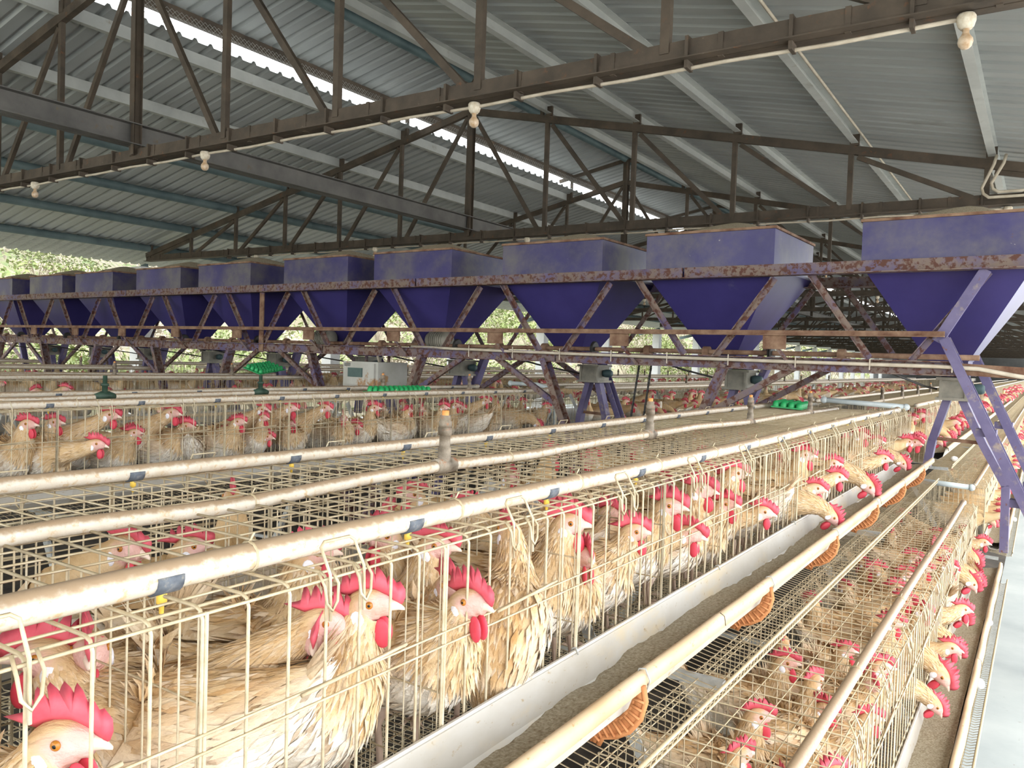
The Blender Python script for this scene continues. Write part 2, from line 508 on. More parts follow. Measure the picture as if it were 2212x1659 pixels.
GP = 'purlins under the roof sheets'
for i, px in enumerate(POSTS):
    if abs(px - X0) < 0.1:
        continue
    mb = MB()
    right = px > X0
    zb = chord(px) + (0.08 if right else 0.04)
    names = {5: 'white', 4: 'white'}
    if right or i in (4, 5):
        cprofile(mb, px, zb, 0.165, 0.09, 1 if right else -1)
        o = link('purlin', mb.mesh('purlin', 'purlin'))
    else:
        mb.tube([W(px, YB, zb + 0.09), W(px, YE, zb + 0.09)], A * 0.085, 10)
        o = link('pipe_purlin', mb.mesh('pipe_purlin', 'purlin_teal', True))
    side = ('light grey steel purlin under the right roof slope, %s from the ridge' % ORD[i - 7]) if right else \
        ('%s purlin under the far left roof slope, %s from the ridge' % ('pale grey channel' if i in (4, 5) else 'dark teal pipe', ORD[5 - i]))
    tag(o, side, 'purlin', GP)
mb = MB(); mb.tube([W(X0, YB, CAPR - 0.12), W(X0, YE, CAPR - 0.12)], A * 0.075, 10)
tag(link('ridge_pipe', mb.mesh('ridge_pipe', 'purlin_teal', True)), 'teal steel pipe running along the ridge under the roof cap', 'purlin', GP)
mb = MB(); cprofile(mb, -10.33, 4.60, 0.15, 0.10, -1)
tag(link('cap_purlin', mb.mesh('cap_purlin', 'truss')), 'brown dusty purlin along the edge of the ridge cap above the bright gap', 'purlin', GP)
mb = MB(); cprofile(mb, -7.22, 4.58, 0.13, 0.08, 1)
tag(link('cap_purlin', mb.mesh('cap_purlin', 'purlin')), 'purlin under the walkway side edge of the ridge cap', 'purlin', GP)
mb = MB(); mb.channel(W(X0, YB, 1.80 * K * 0.985), W(X0, YE, 1.80 * K * 0.985), 0.07, A * 0.24, 0.008); mb.channel(W(X0 - 0.02, YB, 1.80 * K * 0.985), W(X0 - 0.02, YE, 1.80 * K * 0.985), 0.07, A * 0.24, 0.008, sx=-1)
tag(link('tie_beam', mb.mesh('tie_beam', 'tie')), 'long grey steel tie beam running along the truss bottom chords', 'beam')

# diamond netting in the ridge gap and below the far eave


def netting(name, y0, y1, f, step, h, label, r=0.0016):
    """f(y, t) -> point; t across 0..1"""
    m = MB()
    n = int((y1 - y0) / step)
    k = max(1, int(round(h / step)))
    for i in range(-k, n):
        for s in (1, -1):
            ya = y0 + i * step; yb = ya + k * step
            a, b = (ya, yb) if s > 0 else (yb, ya)
            m.extr([(-r, 0), (0, -r), (r, 0), (0, r)], f(a, 0), f(b, 1), caps=False)
    o = link(name, m.mesh(name, 'wire_grey'))
    return tag(o, label, 'netting', kind='stuff')


netting('ridge_netting', YB, 34, lambda y, t: W(-10.1 - 0.1 * t, y, 4.33 + 0.30 * t), 0.075, 0.30, 'diamond wire netting closing the bright gap below the ridge cap')
netting('eave_netting', 4, 24, lambda y, t: W(-18.45 - 1.5 * t, y, chord(-18.45) + 0.02 - 0.36 * t), 0.13, 1.5, 'diamond wire netting stretched under the far eave', 0.002)

# ------------------------------------------------------------------ roof trusses


def make_truss():
    t = thing('roof_truss', '', 'truss', W(X0, 0, ZC), 'roof trusses')

    def P(x, z, dy=0.0):
        return W(x, dy, z)
    m = MB()
    for s in (-1, 1):
        m.angle(P(POSTS[0] - 0.15, ZC - 0.075, 0.012 * s), P(POSTS[-1] + 0.2, ZC - 0.075, 0.012 * s), A * 0.085 * 1.0, 0.006, sx=-s, sz=1)
        m.bar(P(POSTS[0] - 0.15, ZC, 0.010 * s), P(POSTS[-1] + 0.2, ZC, 0.010 * s), 0.006, A * 0.15)
    part(m, 'bottom_chord', 'truss', t)
    for i in range(24):
        m = MB(); x = POSTS[0] + (POSTS[-1] - POSTS[0]) * (i + 0.5) / 24
        m.box(P(x - 0.018, ZC - 0.08, -0.025), P(x + 0.018, ZC + 0.08, 0.025))
        part(m, 'batten', 'truss', t)
    for s in (-1, 1):
        m = MB(); xe = POSTS[0] - 0.15 if s < 0 else POSTS[-1] + 0.2
        m.bar(P(X0, ZP), P(xe, chord(xe)), 0.055, A * 0.115)
        part(m, 'top_chord', 'truss', t)
        m = MB()
        xa = X0 + s * 1.86
        m.bar(P(X0, 4.93), P(xa, 4.93 - 0.19 * 1.86), 0.045, A * 0.08)
        part(m, 'cap_rafter', 'truss', t)
        m = MB(); xb = X0 + s * 1.5
        m.bar(P(xb, chord(xb)), P(xb, 4.93 - 0.19 * 1.5), 0.04, 0.04)
        part(m, 'cap_post', 'truss', t)
    for i, px in enumerate(POSTS):
        m = MB()
        if i == 6:
            m.channel(P(px + 0.04, ZC, -0.02), P(px + 0.04, 4.93, -0.02), 0.035, 0.075, 0.006, up=(0, 1, 0), sx=-1)
            m.bar(P(px, ZC), P(px, 4.93), 0.075, 0.05, up=(0, 1, 0))
            part(m, 'king_post', 'truss', t)
        else:
            m.bar(P(px, ZC), P(px, chord(px)), 0.048, 0.04, up=(0, 1, 0))
            part(m, 'post', 'truss', t)
            m = MB(); m.box(P(px - 0.02, chord(px) + 0.05, -0.045), P(px + 0.10, chord(px) + 0.20, 0.0))
            part(m, 'cleat', 'truss', t)
    for i in range(6, 12):
        for s in (-1, 1):
            xa = X0 + s * (POSTS[i] - X0); xb = X0 + s * (POSTS[i + 1] - X0)
            m = MB()
            m.bar(P(xa + s * 0.08, chord(xa) - 0.10, 0.015), P(xb - s * 0.15, ZC + 0.05, 0.015), 0.045, 0.035, up=(0, 1, 0))
            part(m, 'diagonal', 'truss', t)
    return t


TR0 = make_truss()
for i, y in enumerate(TY):
    lab = ['dusty brown roof truss nearest the camera with bulbs below it', 'dark steel roof truss directly above the purple hoppers'][i] if i < 2 else 'dark steel roof truss, %s behind the one above the hoppers' % ORD[i - 2]
    lo = Vector(W(X0, y, ZC))
    if i == 0:
        TR0.location = lo; TR0['label'] = lab
    else:
        copy_tree(TR0, lo, 0, lab)

# green painted end bracket and white columns along the far open side


def make_column():
    t = thing('column', '', 'column', W(-18.75, 0, -2.29), 'whitewashed columns along the open side', 'structure')
    m = MB(); m.box(W(-18.95, -0.2, -2.29), W(-18.55, 0.2, 1.95)); part(m, 'shaft', 'column', t)
    m = MB(); m.box(W(-19.02, -0.27, -2.29), W(-18.48, 0.27, -1.9)); part(m, 'plinth', 'column', t)
    m = MB(); m.bar(W(-18.6, 0, 1.95), W(-19.9, 0, 1.95 - 0.285), 0.06, 0.12); part(m, 'eave_bracket', 'purlin_teal', t)
    return t


C0 = make_column()
for i, y in enumerate(TY):
    lab = 'white column at the open side, %s one counted from the camera' % ORD[i]
    if i == 0:
        C0.location = W(-18.75, y, -2.29); C0['label'] = lab
    else:
        copy_tree(C0, W(-18.75, y, -2.29), 0, lab)

# ------------------------------------------------------------------ shrubs on the slope


def make_shrub(seed):
    r = random.Random(seed)
    st, lv = MB(), MB()
    for k in range(14):
        a = r.uniform(0, 6.28); l = r.uniform(0.5, 1.2)
        st.tube([(0, 0, 0), (0.25 * l * math.cos(a), 0.25 * l * math.sin(a), 0.6 * l), (0.8 * l * math.cos(a), 0.8 * l * math.sin(a), 1.4 * l)], [0.022, 0.014, 0.004], 3, cap=False)
    for k in range(420):
        a = r.uniform(0, 6.28); u = r.uniform(-0.5, 1); rad = r.uniform(0.35, 1.0) * 0.95
        q = math.sqrt(max(0, 1 - u * u))
        c = Vector((rad * q * math.cos(a), rad * q * math.sin(a), 0.95 + rad * u * 0.85))
        d = Vector((r.gauss(0, 1), r.gauss(0, 1), r.gauss(0, 1))).normalized()
        e = d.orthogonal().normalized()
        s_ = r.uniform(0.035, 0.085)
        lv.add([c - d * s_, c + e * s_ * 0.5, c + d * s_, c - e * s_ * 0.5], [(0, 1, 2, 3)])
    return st, lv


rr = random.Random(11)
SHR = [make_shrub(s) for s in (1, 2, 3, 4)]
mb = MB()
for k in range(300):
    x = -23.6 - 18 * rr.random() ** 1.3
    y = rr.uniform(4, 78) if k < 210 else rr.uniform(60, 170)
    z = -2.5 + max(0, -24 - x) * 0.42
    st, lv = SHR[k % 4]
    sc = rr.uniform(0.6, 1.3) * (1 if k < 210 else 1.6); a = rr.uniform(0, 6.28); ca, sa = math.cos(a) * sc, math.sin(a) * sc
    bx, by, bz = W(x, y, z)
    dry = rr.random() < 0.3
    for src, mi in ((st, 1), (lv, 1 if dry else 0)):
        mb.add([(bx + px * ca - py * sa, by + px * sa + py * ca, bz + pz * sc) for px, py, pz in src.v], src.f, mi)
tag(link('hillside_foliage', mb.mesh('hillside_foliage', ['leaf', 'twig'])), 'yellow green shrubs and dry twigs covering the slope outside', 'shrubs', kind='stuff')
# ------------------------------------------------------------------ wire cages, pipes and troughs
CW = 0.5665 * A               # one cell
UL_ = 5 * CW                  # one unit: five cells
DEP = 0.42
HU = 0.574 * A                # upper tier height
HL = 0.615 * A                # lower tier height
ROWP = 3.7
Y_1 = [-0.406 + 2.8325 * j for j in range(3)]
Y_2 = [9.35 + 2.8325 * j for j in range(20)]
BS = CW / 7.0


def wire(m, pts, r, n=4, cap=False):
    m.tube(pts, r, n, cap=cap)


def bar_mesh(H, r=0.0021, n=6):
    m = MB()
    wire(m, [(0, 0, -H + 0.005), (0, 0, -0.012), (-0.004, 0, -0.003), (-0.013, 0, 0.0), (-DEP, 0, 0.0)], r, n, True)
    return m.mesh('bar', 'wire', True)


def front_rails(m, n=5):
    for (x, z, r) in ((0.003, -0.130, 0.0017), (0.003, -0.149, 0.0017), (0.003, -0.30, 0.0015), (0.0, -0.006, 0.0019), (-0.021, -0.004, 0.0019)):
        wire(m, [(x, 0, z), (x, UL_, z)], r, n)


def handle_mesh():
    m = MB()
    a, b = -BS / 2, BS / 2
    wire(m, [(0.007, a, -0.055), (0.005, a, 0.0), (-0.012, a, 0.030), (-0.014, a + 0.007, 0.035), (-0.014, b - 0.007, 0.035), (-0.012, b, 0.030), (0.005, b, 0.0), (0.007, b, -0.055)], 0.0021, 6, True)
    for c in (a, b):
        wire(m, [(-0.004, c + 0.010, 0.004), (0.008, c + 0.011, -0.012), (0.010, c + 0.008, -0.032), (0.010, c, -0.042), (0.009, c - 0.008, -0.032), (0.008, c - 0.011, -0.012), (-0.004, c - 0.010, 0.003)], 0.0019, 6, True)
    return m.mesh('door_handle', 'wire', True)


def latch_mesh():
    m = MB()
    wire(m, [(0.007, -0.07, -0.131), (0.008, 0.0, -0.127), (0.008, 0.11, -0.121)], 0.0026, 6, True)
    return m.mesh('latch', 'wire', True)


def top_mesh(n=4):
    m = MB()
    for x in (-0.052, -0.125, -0.19, -0.255, -0.32, -0.385, -DEP):
        wire(m, [(x, 0, -0.004), (x, UL_, -0.004)], 0.0017, n)
    return m.mesh('top_grille', 'wire', True)


def back_mesh(H, n=3):
    m = MB()
    for k in range(46):
        y = UL_ * k / 45
        wire(m, [(-DEP, y, -H + 0.03), (-DEP, y, 0)], 0.0014, n)
    for z in (-0.12, -0.24, -0.34):
        wire(m, [(-DEP, 0, z), (-DEP, UL_, z)], 0.0014, n)
    return m.mesh('back_grille', 'wire', True)


def partition_mesh(H, n=4):
    m = MB()
    for k in range(14):
        x = -0.006 - DEP * k / 13.3
        wire(m, [(x, 0, -H + 0.004 + 0.03 * k / 13), (x, 0, -0.002)], 0.0015, n)
    for z in (-0.1, -0.22, -0.33):
        wire(m, [(0, 0.002, z), (-DEP, 0.002, z)], 0.0015, n)
    wire(m, [(0.001, 0.004, -H), (0.001, 0.004, -0.004)], 0.0023, 6)
    return m.mesh('partition_grille', 'wire', True)


def floor_mesh(H, n=3, step=0.024):
    m = MB()
    k = int(UL_ / step)
    for i in range(k + 1):
        y = UL_ * i / k
        wire(m, [(-DEP, y, -H + 0.03), (0, y, -H), (0.155, y, -H - 0.026), (0.173, y, -H - 0.018), (0.178, y, -H + 0.004)], 0.0014, n)
    for x in (-0.40, -0.35, -0.30, -0.25, -0.20, -0.15, -0.10, -0.05, 0.0, 0.05, 0.10, 0.14):
        z = -H + (0.03 * -x / DEP if x < 0 else -0.026 * x / 0.155)
        wire(m, [(x, 0, z - 0.002), (x, UL_, z - 0.002)], 0.0016, n)
    wire(m, [(0.178, 0, -H + 0.004), (0.178, UL_, -H + 0.004)], 0.0045, 6)
    wire(m, [(0.173, 0, -H - 0.02), (0.173, UL_, -H - 0.02)], 0.003, 5)
    return m.mesh('floor_grille', 'wire', True)


def front_joined(H, n=4, door=True):
    m = MB()
    for j in range(36):
        y = j * BS
        wire(m, [(0, y, -H + 0.005), (0, y, -0.010), (-0.010, y, 0.0), (-DEP, y, 0.0)], 0.0020, n)
    front_rails(m, n)
    if door:
        for c in range(5):
            y = (c + 0.5) * CW
            a, b = y - BS / 2, y + BS / 2
            wire(m, [(0.006, a, -0.05), (0.004, a, 0.0), (-0.014, a, 0.033), (-0.014, b, 0.033), (0.004, b, 0.0), (0.006, b, -0.05)], 0.0021, n)
            for q in (a, b):
                wire(m, [(0, q + 0.01, 0.002), (0.009, q + 0.008, -0.03), (0.009, q, -0.042), (0.009, q - 0.008, -0.03), (0, q - 0.01, 0.002)], 0.0019, n)
            wire(m, [(0.007, y - 0.07, -0.131), (0.008, y + 0.11, -0.121)], 0.0026, n)
    return m.mesh('front_grille', 'wire', True)


ME = {}
for tag_, H in (('u', HU), ('l', HL)):
    ME['bar' + tag_] = bar_mesh(H)
    ME['front' + tag_] = front_joined(H)
    ME['back' + tag_] = back_mesh(H)
    ME['floor' + tag_] = floor_mesh(H)
    ME['part' + tag_] = partition_mesh(H)
ME['top'] = top_mesh()
ME['handle'] = handle_mesh()
ME['latch'] = latch_mesh()


def far_mesh(H):
    m = MB()
    for j in range(36):
        y = j * BS
        wire(m, [(0, y, -H), (0, y, -0.006), (-DEP, y, 0.0)], 0.0019, 3)
    for (x, z) in ((0.003, -0.14), (0, -0.004), (-0.052, -0.004), (-0.16, -0.004), (-0.29, -0.004), (-DEP, 0)):
        wire(m, [(x, 0, z), (x, UL_, z)], 0.0019, 3)
    for k in range(6):
        for q in range(6):
            x = -DEP * q / 5
            wire(m, [(x, k * CW, -H), (x, k * CW, 0)], 0.0016, 3)
    for k in range(30):
        y = UL_ * k / 29
        wire(m, [(-DEP, y, -H), (-DEP, y, 0)], 0.0015, 3)
    for k in range(40):
        y = UL_ * k / 39
        wire(m, [(-DEP, y, -H + 0.03), (0, y, -H), (0.16, y, -H - 0.026), (0.178, y, -H + 0.004)], 0.0016, 3)
    wire(m, [(0.178, 0, -H + 0.004), (0.178, UL_, -H + 0.004)], 0.0045, 5)
    return m.mesh('hen_cage', 'wire', True)


ME['faru'] = far_mesh(HU)
ME['farl'] = far_mesh(HL)
CG = 'wire hen cages in rows'


def cage(loc, rotz, tier, lod, label):
    if lod == 2:
        o = link('hen_cage', ME['far' + tier], loc=loc, rot=(0, 0, rotz), kind='stuff')
        return tag(o, label, 'cage', CG)
    t = thing('hen_cage', label, 'cage', loc, CG, rotz=rotz)
    if lod == 0:
        m = MB(); front_rails(m, 6)
        fp = link('front_rails', m.mesh('front_rails', 'wire', True), t)
        for j in range(36):
            link('bar', ME['bar' + tier], t, loc=(0, j * BS, 0))
        for c in range(5):
            link('door_handle', ME['handle'], t, loc=(0, (c + 0.5) * CW, 0))
            link('latch', ME['latch'], t, loc=(0, (c + 0.5) * CW, 0))
    else:
        link('front_grille', ME['front' + tier], t, kind='stuff')
    link('top_grille', ME['top'], t, kind='stuff')
    link('back_grille', ME['back' + tier], t, kind='stuff')
    link('floor_grille', ME['floor' + tier], t, kind='stuff')
    for c in range(6):
        link('partition_grille', ME['part' + tier], t, loc=(0, c * CW, 0), kind='stuff')
    return t


RN = ['nearest', 'second', 'third', 'fourth', 'fifth']
PI = math.pi
for row in range(5):
    xo = -ROWP * row
    rn = RN[row] + ' row'
    for sec, ys in ((0, Y_1), (1, Y_2)):
        nu = len(ys) if row == 0 else (3 if sec == 0 else [20, 14, 8, 5, 5][row])
        for j in range(min(nu, len(ys))):
            y = ys[j]
            far = sec == 1
            near = row == 0 and sec == 0
            where = ('before' if sec == 0 else 'beyond') + ' the cart'
            lod = 0 if near and j < 2 else (1 if (near or (row == 1 and sec == 0) or (row == 0 and sec == 1 and j < 2)) else 2)
            cage(W(-1.0 + xo, y, -0.376), 0, 'u', lod, '%s wire cage facing the walkway, upper tier, %s, %s' % (ORD[j], rn, where))
            if j < 14:
                cage(W(-2.2 + xo, y + 2.8325, -0.376), PI, 'u', max(1, lod) if row == 0 and sec == 0 else 2, '%s wire cage, upper tier facing away, %s, %s' % (ORD[j], rn, where))
            if row == 0 and sec == 0:
                cage(W(-2.76, y + 2.8325, -1.145), PI, 'l', 1, '%s wire cage of the hidden lower tier, nearest row' % ORD[j])
            if row == 0:
                cage(W(-0.44 + xo, y, -1.145), 0, 'l', 1 if (sec == 0 or j < 2) else 2, '%s wire cage of the lower tier, %s, %s' % (ORD[j], rn, where))

# ---- feed troughs
TP = [(0.010, -0.270), (0.020, -0.333), (0.043, -0.360), (0.085, -0.364), (0.114, -0.343), (0.131, -0.282)]


def trough_mesh(L_):
    m = MB()
    inner = TP
    outer = [(0.0075, -0.270), (0.0172, -0.335), (0.0415, -0.3628), (0.0862, -0.367), (0.1167, -0.344), (0.1340, -0.282)]
    prof = [(x, z) for x, z in inner] + [(x, z) for x, z in reversed(outer)]
    n = len(prof)
    vs_ = [(x, 0, z) for x, z in prof] + [(x, L_, z) for x, z in prof]
    fs_ = [(i, (i + 1) % n, n + (i + 1) % n, n + i) for i in range(n)]
    k = len(inner)
    for i in range(k - 1):
        fs_.append((i, i + 1, n - 2 - i, n - 1 - i)); fs_.append((n + i, n + n - 1 - i, n + n - 2 - i, n + i + 1))
    m.add(vs_, fs_)
    m.tube([(0.008, 0, -0.268), (0.008, L_, -0.268)], 0.0042, 6)
    return m.mesh('trough_body', 'trough', False)


def rim_mesh(L_):
    m = MB()
    pr = [(0.130, -0.284), (0.132, -0.273), (0.140, -0.270), (0.150, -0.276), (0.153, -0.296), (0.149, -0.297), (0.146, -0.280), (0.139, -0.275), (0.134, -0.284)]
    n = len(pr)
    ny = 12
    for i in range(ny + 1):
        y = L_ * i / ny
        d = 0.0018 * math.sin(i * 1.9)
        for x, z in pr:
            m.v.append((x + d, y, z + d * 0.6))
    for i in range(ny):
        for k in range(n):
            a = i * n + k; b = i * n + (k + 1) % n
            m.f.append((a, b, b + n, a + n)); m.m.append(0)
    return m.mesh('rim', 'trough_lip', True)


def bracket_mesh():
    """sickle-shaped ribbed cradle hanging from the trough's outer rim"""
    m = MB()
    out = [(0.152, -0.288), (0.158, -0.315), (0.150, -0.345), (0.130, -0.372), (0.105, -0.388), (0.080, -0.396), (0.072, -0.412)]
    inn = [(0.140, -0.288), (0.139, -0.312), (0.130, -0.336), (0.112, -0.356), (0.090, -0.369), (0.064, -0.374), (0.058, -0.410)]
    n = len(out)
    for y0, y1, a, b in ((-0.003, 0.003, inn, out),):
        vs_ = []
        for y in (y0, y1):
            vs_ += [(x, y, z) for x, z in a] + [(x, y, z) for x, z in b]
        fs_ = []
        for i in range(n - 1):
            fs_ += [(i, i + 1, n + i + 1, n + i), (2 * n + i, 3 * n + i, 3 * n + i + 1, 2 * n + i + 1), (n + i, n + i + 1, 3 * n + i + 1, 3 * n + i), (i, 2 * n + i, 2 * n + i + 1, i + 1)]
        m.add(vs_, fs_)
    m.tube([(x, 0, z) for x, z in out], 0.0062, 5)
    m.tube([(x, 0, z) for x, z in inn], 0.0042, 5)
    for i in range(1, n - 1):
        m.tube([(inn[i][0], -0.006, inn[i][1]), (out[i][0], -0.006, out[i][1])], 0.003, 4)
        if i < n - 1:
            a = [(inn[i][k] + inn[i + 1][k]) / 2 for k in (0, 1)]; b = [(out[i][k] + out[i + 1][k]) / 2 for k in (0, 1)]
            m.tube([(a[0], -0.006, a[1]), (b[0], -0.006, b[1])], 0.003, 4)
    return m.mesh('bracket', 'bracket', True)


def hook_mesh():
    m = MB()
    m.tube([(0.149, 0, -0.305), (0.156, 0, -0.285), (0.147, 0, -0.266), (0.135, 0, -0.268), (0.131, 0, -0.282)], 0.0018, 5)
    m.tube([(-0.004, 0, -0.28), (0.002, 0, -0.263), (0.010, 0, -0.260), (0.015, 0, -0.272)], 0.0018, 5)
    return m.mesh('wire_hook', 'wire_grey', True)


def feed_mesh(L_, seed):
    r = random.Random(seed)
    m = MB()
    ny = int(L_ / 0.022); nx = 7
    w = 0.0
    for j in range(ny + 1):
        w = 0.86 * w + r.gauss(0, 0.35)
        y = L_ * j / ny
        xi = 0.0185
        h = (0.010 * math.sin(y * 3.1 + seed) + 0.0045 * w) * min(1.0, 8 * min(y, L_ - y) / L_)
        for i in range(nx + 1):
            t = i / nx
            x = xi + (0.1225 - xi) * t
            z = -0.327 + h + 0.020 * t + r.gauss(0, 0.0012)
            m.v.append((x, y, z))
    for j in range(ny):
        for i in range(nx):
            a = j * (nx + 1) + i
            m.f.append((a, a + 1, a + nx + 2, a + nx + 1)); m.m.append(0)
    return m.mesh('feed_mash', 'feed', True)


TL = UL_
TRM, RIM, BRK, HOOK = trough_mesh(TL), rim_mesh(TL), bracket_mesh(), hook_mesh()
FEED = [feed_mesh(TL, s) for s in (1, 2, 3)]
BRY = [1.815 + 1.10 * i for i in range(-2, 6)]


def trough(xf, zt, y0, label, flab, k, brk=True, rot=0.0):
    t = thing('feed_trough', label, 'trough', W(xf, y0, zt), 'white feed troughs hooked on the cage fronts', rotz=rot)
    link('trough_body', TRM, t)
    link('rim', RIM, t)
    for b in BRY:
        y = A * (b - y0)
        if brk and 0 < y < UL_:
            link('bracket', BRK, t, loc=(0, y, 0))
            link('wire_hook', HOOK, t, loc=(0, y + 0.02, 0))
    f = link('feed_mash', FEED[k % 3], loc=W(xf, y0, zt), rot=(0, 0, rot))
    tag(f, flab, 'feed', kind='stuff')


for row in range(3):
    for sec, ys in ((0, Y_1), (1, Y_2[:8] if row == 0 else Y_2[:4])):
        if row == 2 and sec == 1:
            continue
        for j, y in enumerate(ys):
            sx = ('before' if sec == 0 else 'beyond') + ' the cart'
            trough(-1.0 - ROWP * row, -0.376, y, '%s white trough along the upper tier, %s row, %s' % (ORD[j], RN[row], sx), 'brown ground feed in the %s upper trough, %s row, %s' % (ORD[j], RN[row], sx), j, brk=(row == 0 and sec == 0))
            if row == 0:
                trough(-0.44, -1.145 - 0.055 / A, y, '%s white trough along the lower tier, %s' % (ORD[j], sx), 'brown ground feed in the %s lower trough, %s' % (ORD[j], sx), j + 1, brk=False)
            if sec == 0 and row < 2:
                t = thing('feed_trough', '%s white trough on the side facing away, %s row' % (ORD[j], RN[row]), 'trough', W(-2.2 - ROWP * row, y + 2.8325, -0.376), 'white feed troughs hooked on the cage fronts', rotz=PI)
                link('trough_body', TRM, t)
                link('rim', RIM, t)

# ---- water pipes on top of the cages


def clamp_mesh(r):
    m = MB()
    n = 6
    for y in (-0.015, 0.015):
        for k in range(n + 1):
            a = math.radians(-95 + 105 * k / n)
            for q in (r - 0.001, r + 0.0022):
                m.v.append((q * math.cos(a), y, q * math.sin(a)))
    w = 2 * (n + 1)
    for k in range(n):
        a = 2 * k
        m.f += [(a + 1, a + 3, w + a + 3, w + a + 1), (a, a + 2, a + 3, a + 1), (w + a, w + a + 1, w + a + 3, w + a + 2)]; m.m += [0, 0, 0]
    m.f += [(0, 1, w + 1, w), (2 * n, w + 2 * n, w + 2 * n + 1, 2 * n + 1)]; m.m += [0, 0]
    return m.mesh('clamp', 'clamp', True)


def nipple_mesh(r):
    m = MB()
    m.lathe([(0.0, -r - 0.024), (0.0025, -r - 0.023), (0.003, -r - 0.013), (0.0055, -r - 0.012), (0.0055, -r - 0.002), (0.003, -r + 0.002)], n=8)
    return m.mesh('nipple', 'yellow', True)


def tie_mesh(r):
    m = MB()
    m.lathe([(r + 0.0004, -0.0018), (r + 0.003, 0), (r + 0.0004, 0.0018)], n=12, axis='Y')
    m.tube([(0, 0, r), (0.004, 0.004, r + 0.012)], 0.0016, 4)
    return m.mesh('wire_tie', 'wire', True)


RF, RM, RR, RL = 0.0235 * A, 0.0185 * A, 0.0215 * A, 0.020 * A
PM = {}
for r_ in (RF, RM, RR, RL):
    PM[r_] = (clamp_mesh(r_), nipple_mesh(r_), tie_mesh(r_))


def riser_meshes(r):
    m = MB()
    m.lathe([(r + 0.0005, -0.032), (r + 0.005, -0.031), (r + 0.005, 0.031), (r + 0.0005, 0.032)], n=12, axis='Y')
    m.lathe([(0.015, 0.0), (0.015, 0.040), (0.0125, 0.041), (0.0125, 0.068), (0.016, 0.069), (0.016, 0.086), (0.0135, 0.087)], n=12)
    tee = m.mesh('tee', 'riser', True)
    m = MB()
    m.lathe([(0.0135, 0.086), (0.015, 0.088), (0.015, 0.100), (0.0125, 0.101), (0.0125, 0.113), (0.0, 0.114)], n=12)
    neck = m.mesh('neck', 'riser', True)
    m = MB()
    m.lathe([(0.008, 0.112), (0.008, 0.124), (0.0, 0.1245)], n=10)
    cap = m.mesh('stopper', 'riser_cap', True)
    return tee, neck, cap


TEE = riser_meshes(RM)
mv = MB(); mv.tube([(0, -0.05, 0), (0, -0.02, 0.004), (0, 0.02, 0.004), (0, 0.05, 0)], [0.014, 0.022, 0.022, 0.014], 8); mv.lathe([(0.013, 0), (0.013, 0.05), (0.018, 0.052), (0.018, 0.062), (0.010, 0.064), (0.010, 0.10), (0, 0.10)], n=10)
VALVE = mv.mesh('valve', 'valve', True)
GPIPE = 'water pipes along the cage tops'


def pipe(label, pts, r, clamps=(), risers=(), ties=(), mat_='pipe', valves=(), joints=()):
    base = pts[0]
    t = thing('water_pipe', label, 'pipe', W(*base), GPIPE)
    m = MB(); m.tube([W(*p) for p in pts], r, 14)
    part(m, 'pipe_run', mat_, t, True)

    def at(y):
        for a, b in zip(pts, pts[1:]):
            if a[1] <= y <= b[1]:
                u = (y - a[1]) / (b[1] - a[1])
                return Vector(W(*[a[i] + (b[i] - a[i]) * u for i in range(3)])) - t.location
        return None
    for lst, me, nm in ((clamps, PM[r][0], 'clamp'), (clamps, PM[r][1], 'nipple'), (ties, PM[r][2], 'wire_tie')):
        for y in lst:
            p = at(y)
            if p is not None:
                link(nm, me, t, loc=p)
    for y in risers:
        p = at(y)
        if p is not None:
            e = link('tee', TEE[0], t, loc=p)
            link('neck', TEE[1], e)
            link('stopper', TEE[2], e)
    for y in valves:
        p = at(y)
        if p is not None:
            link('valve', VALVE, t, loc=p)
    m = MB(); q = Vector(W(*pts[-1]))
    m.lathe([(0, 0.022), (r * 1.25, 0.020), (r * 1.25, -0.020), (r, -0.022)], org=tuple(q), n=14, axis='Y')
    part(m, 'end_cap', mat_, t, True)
    return t


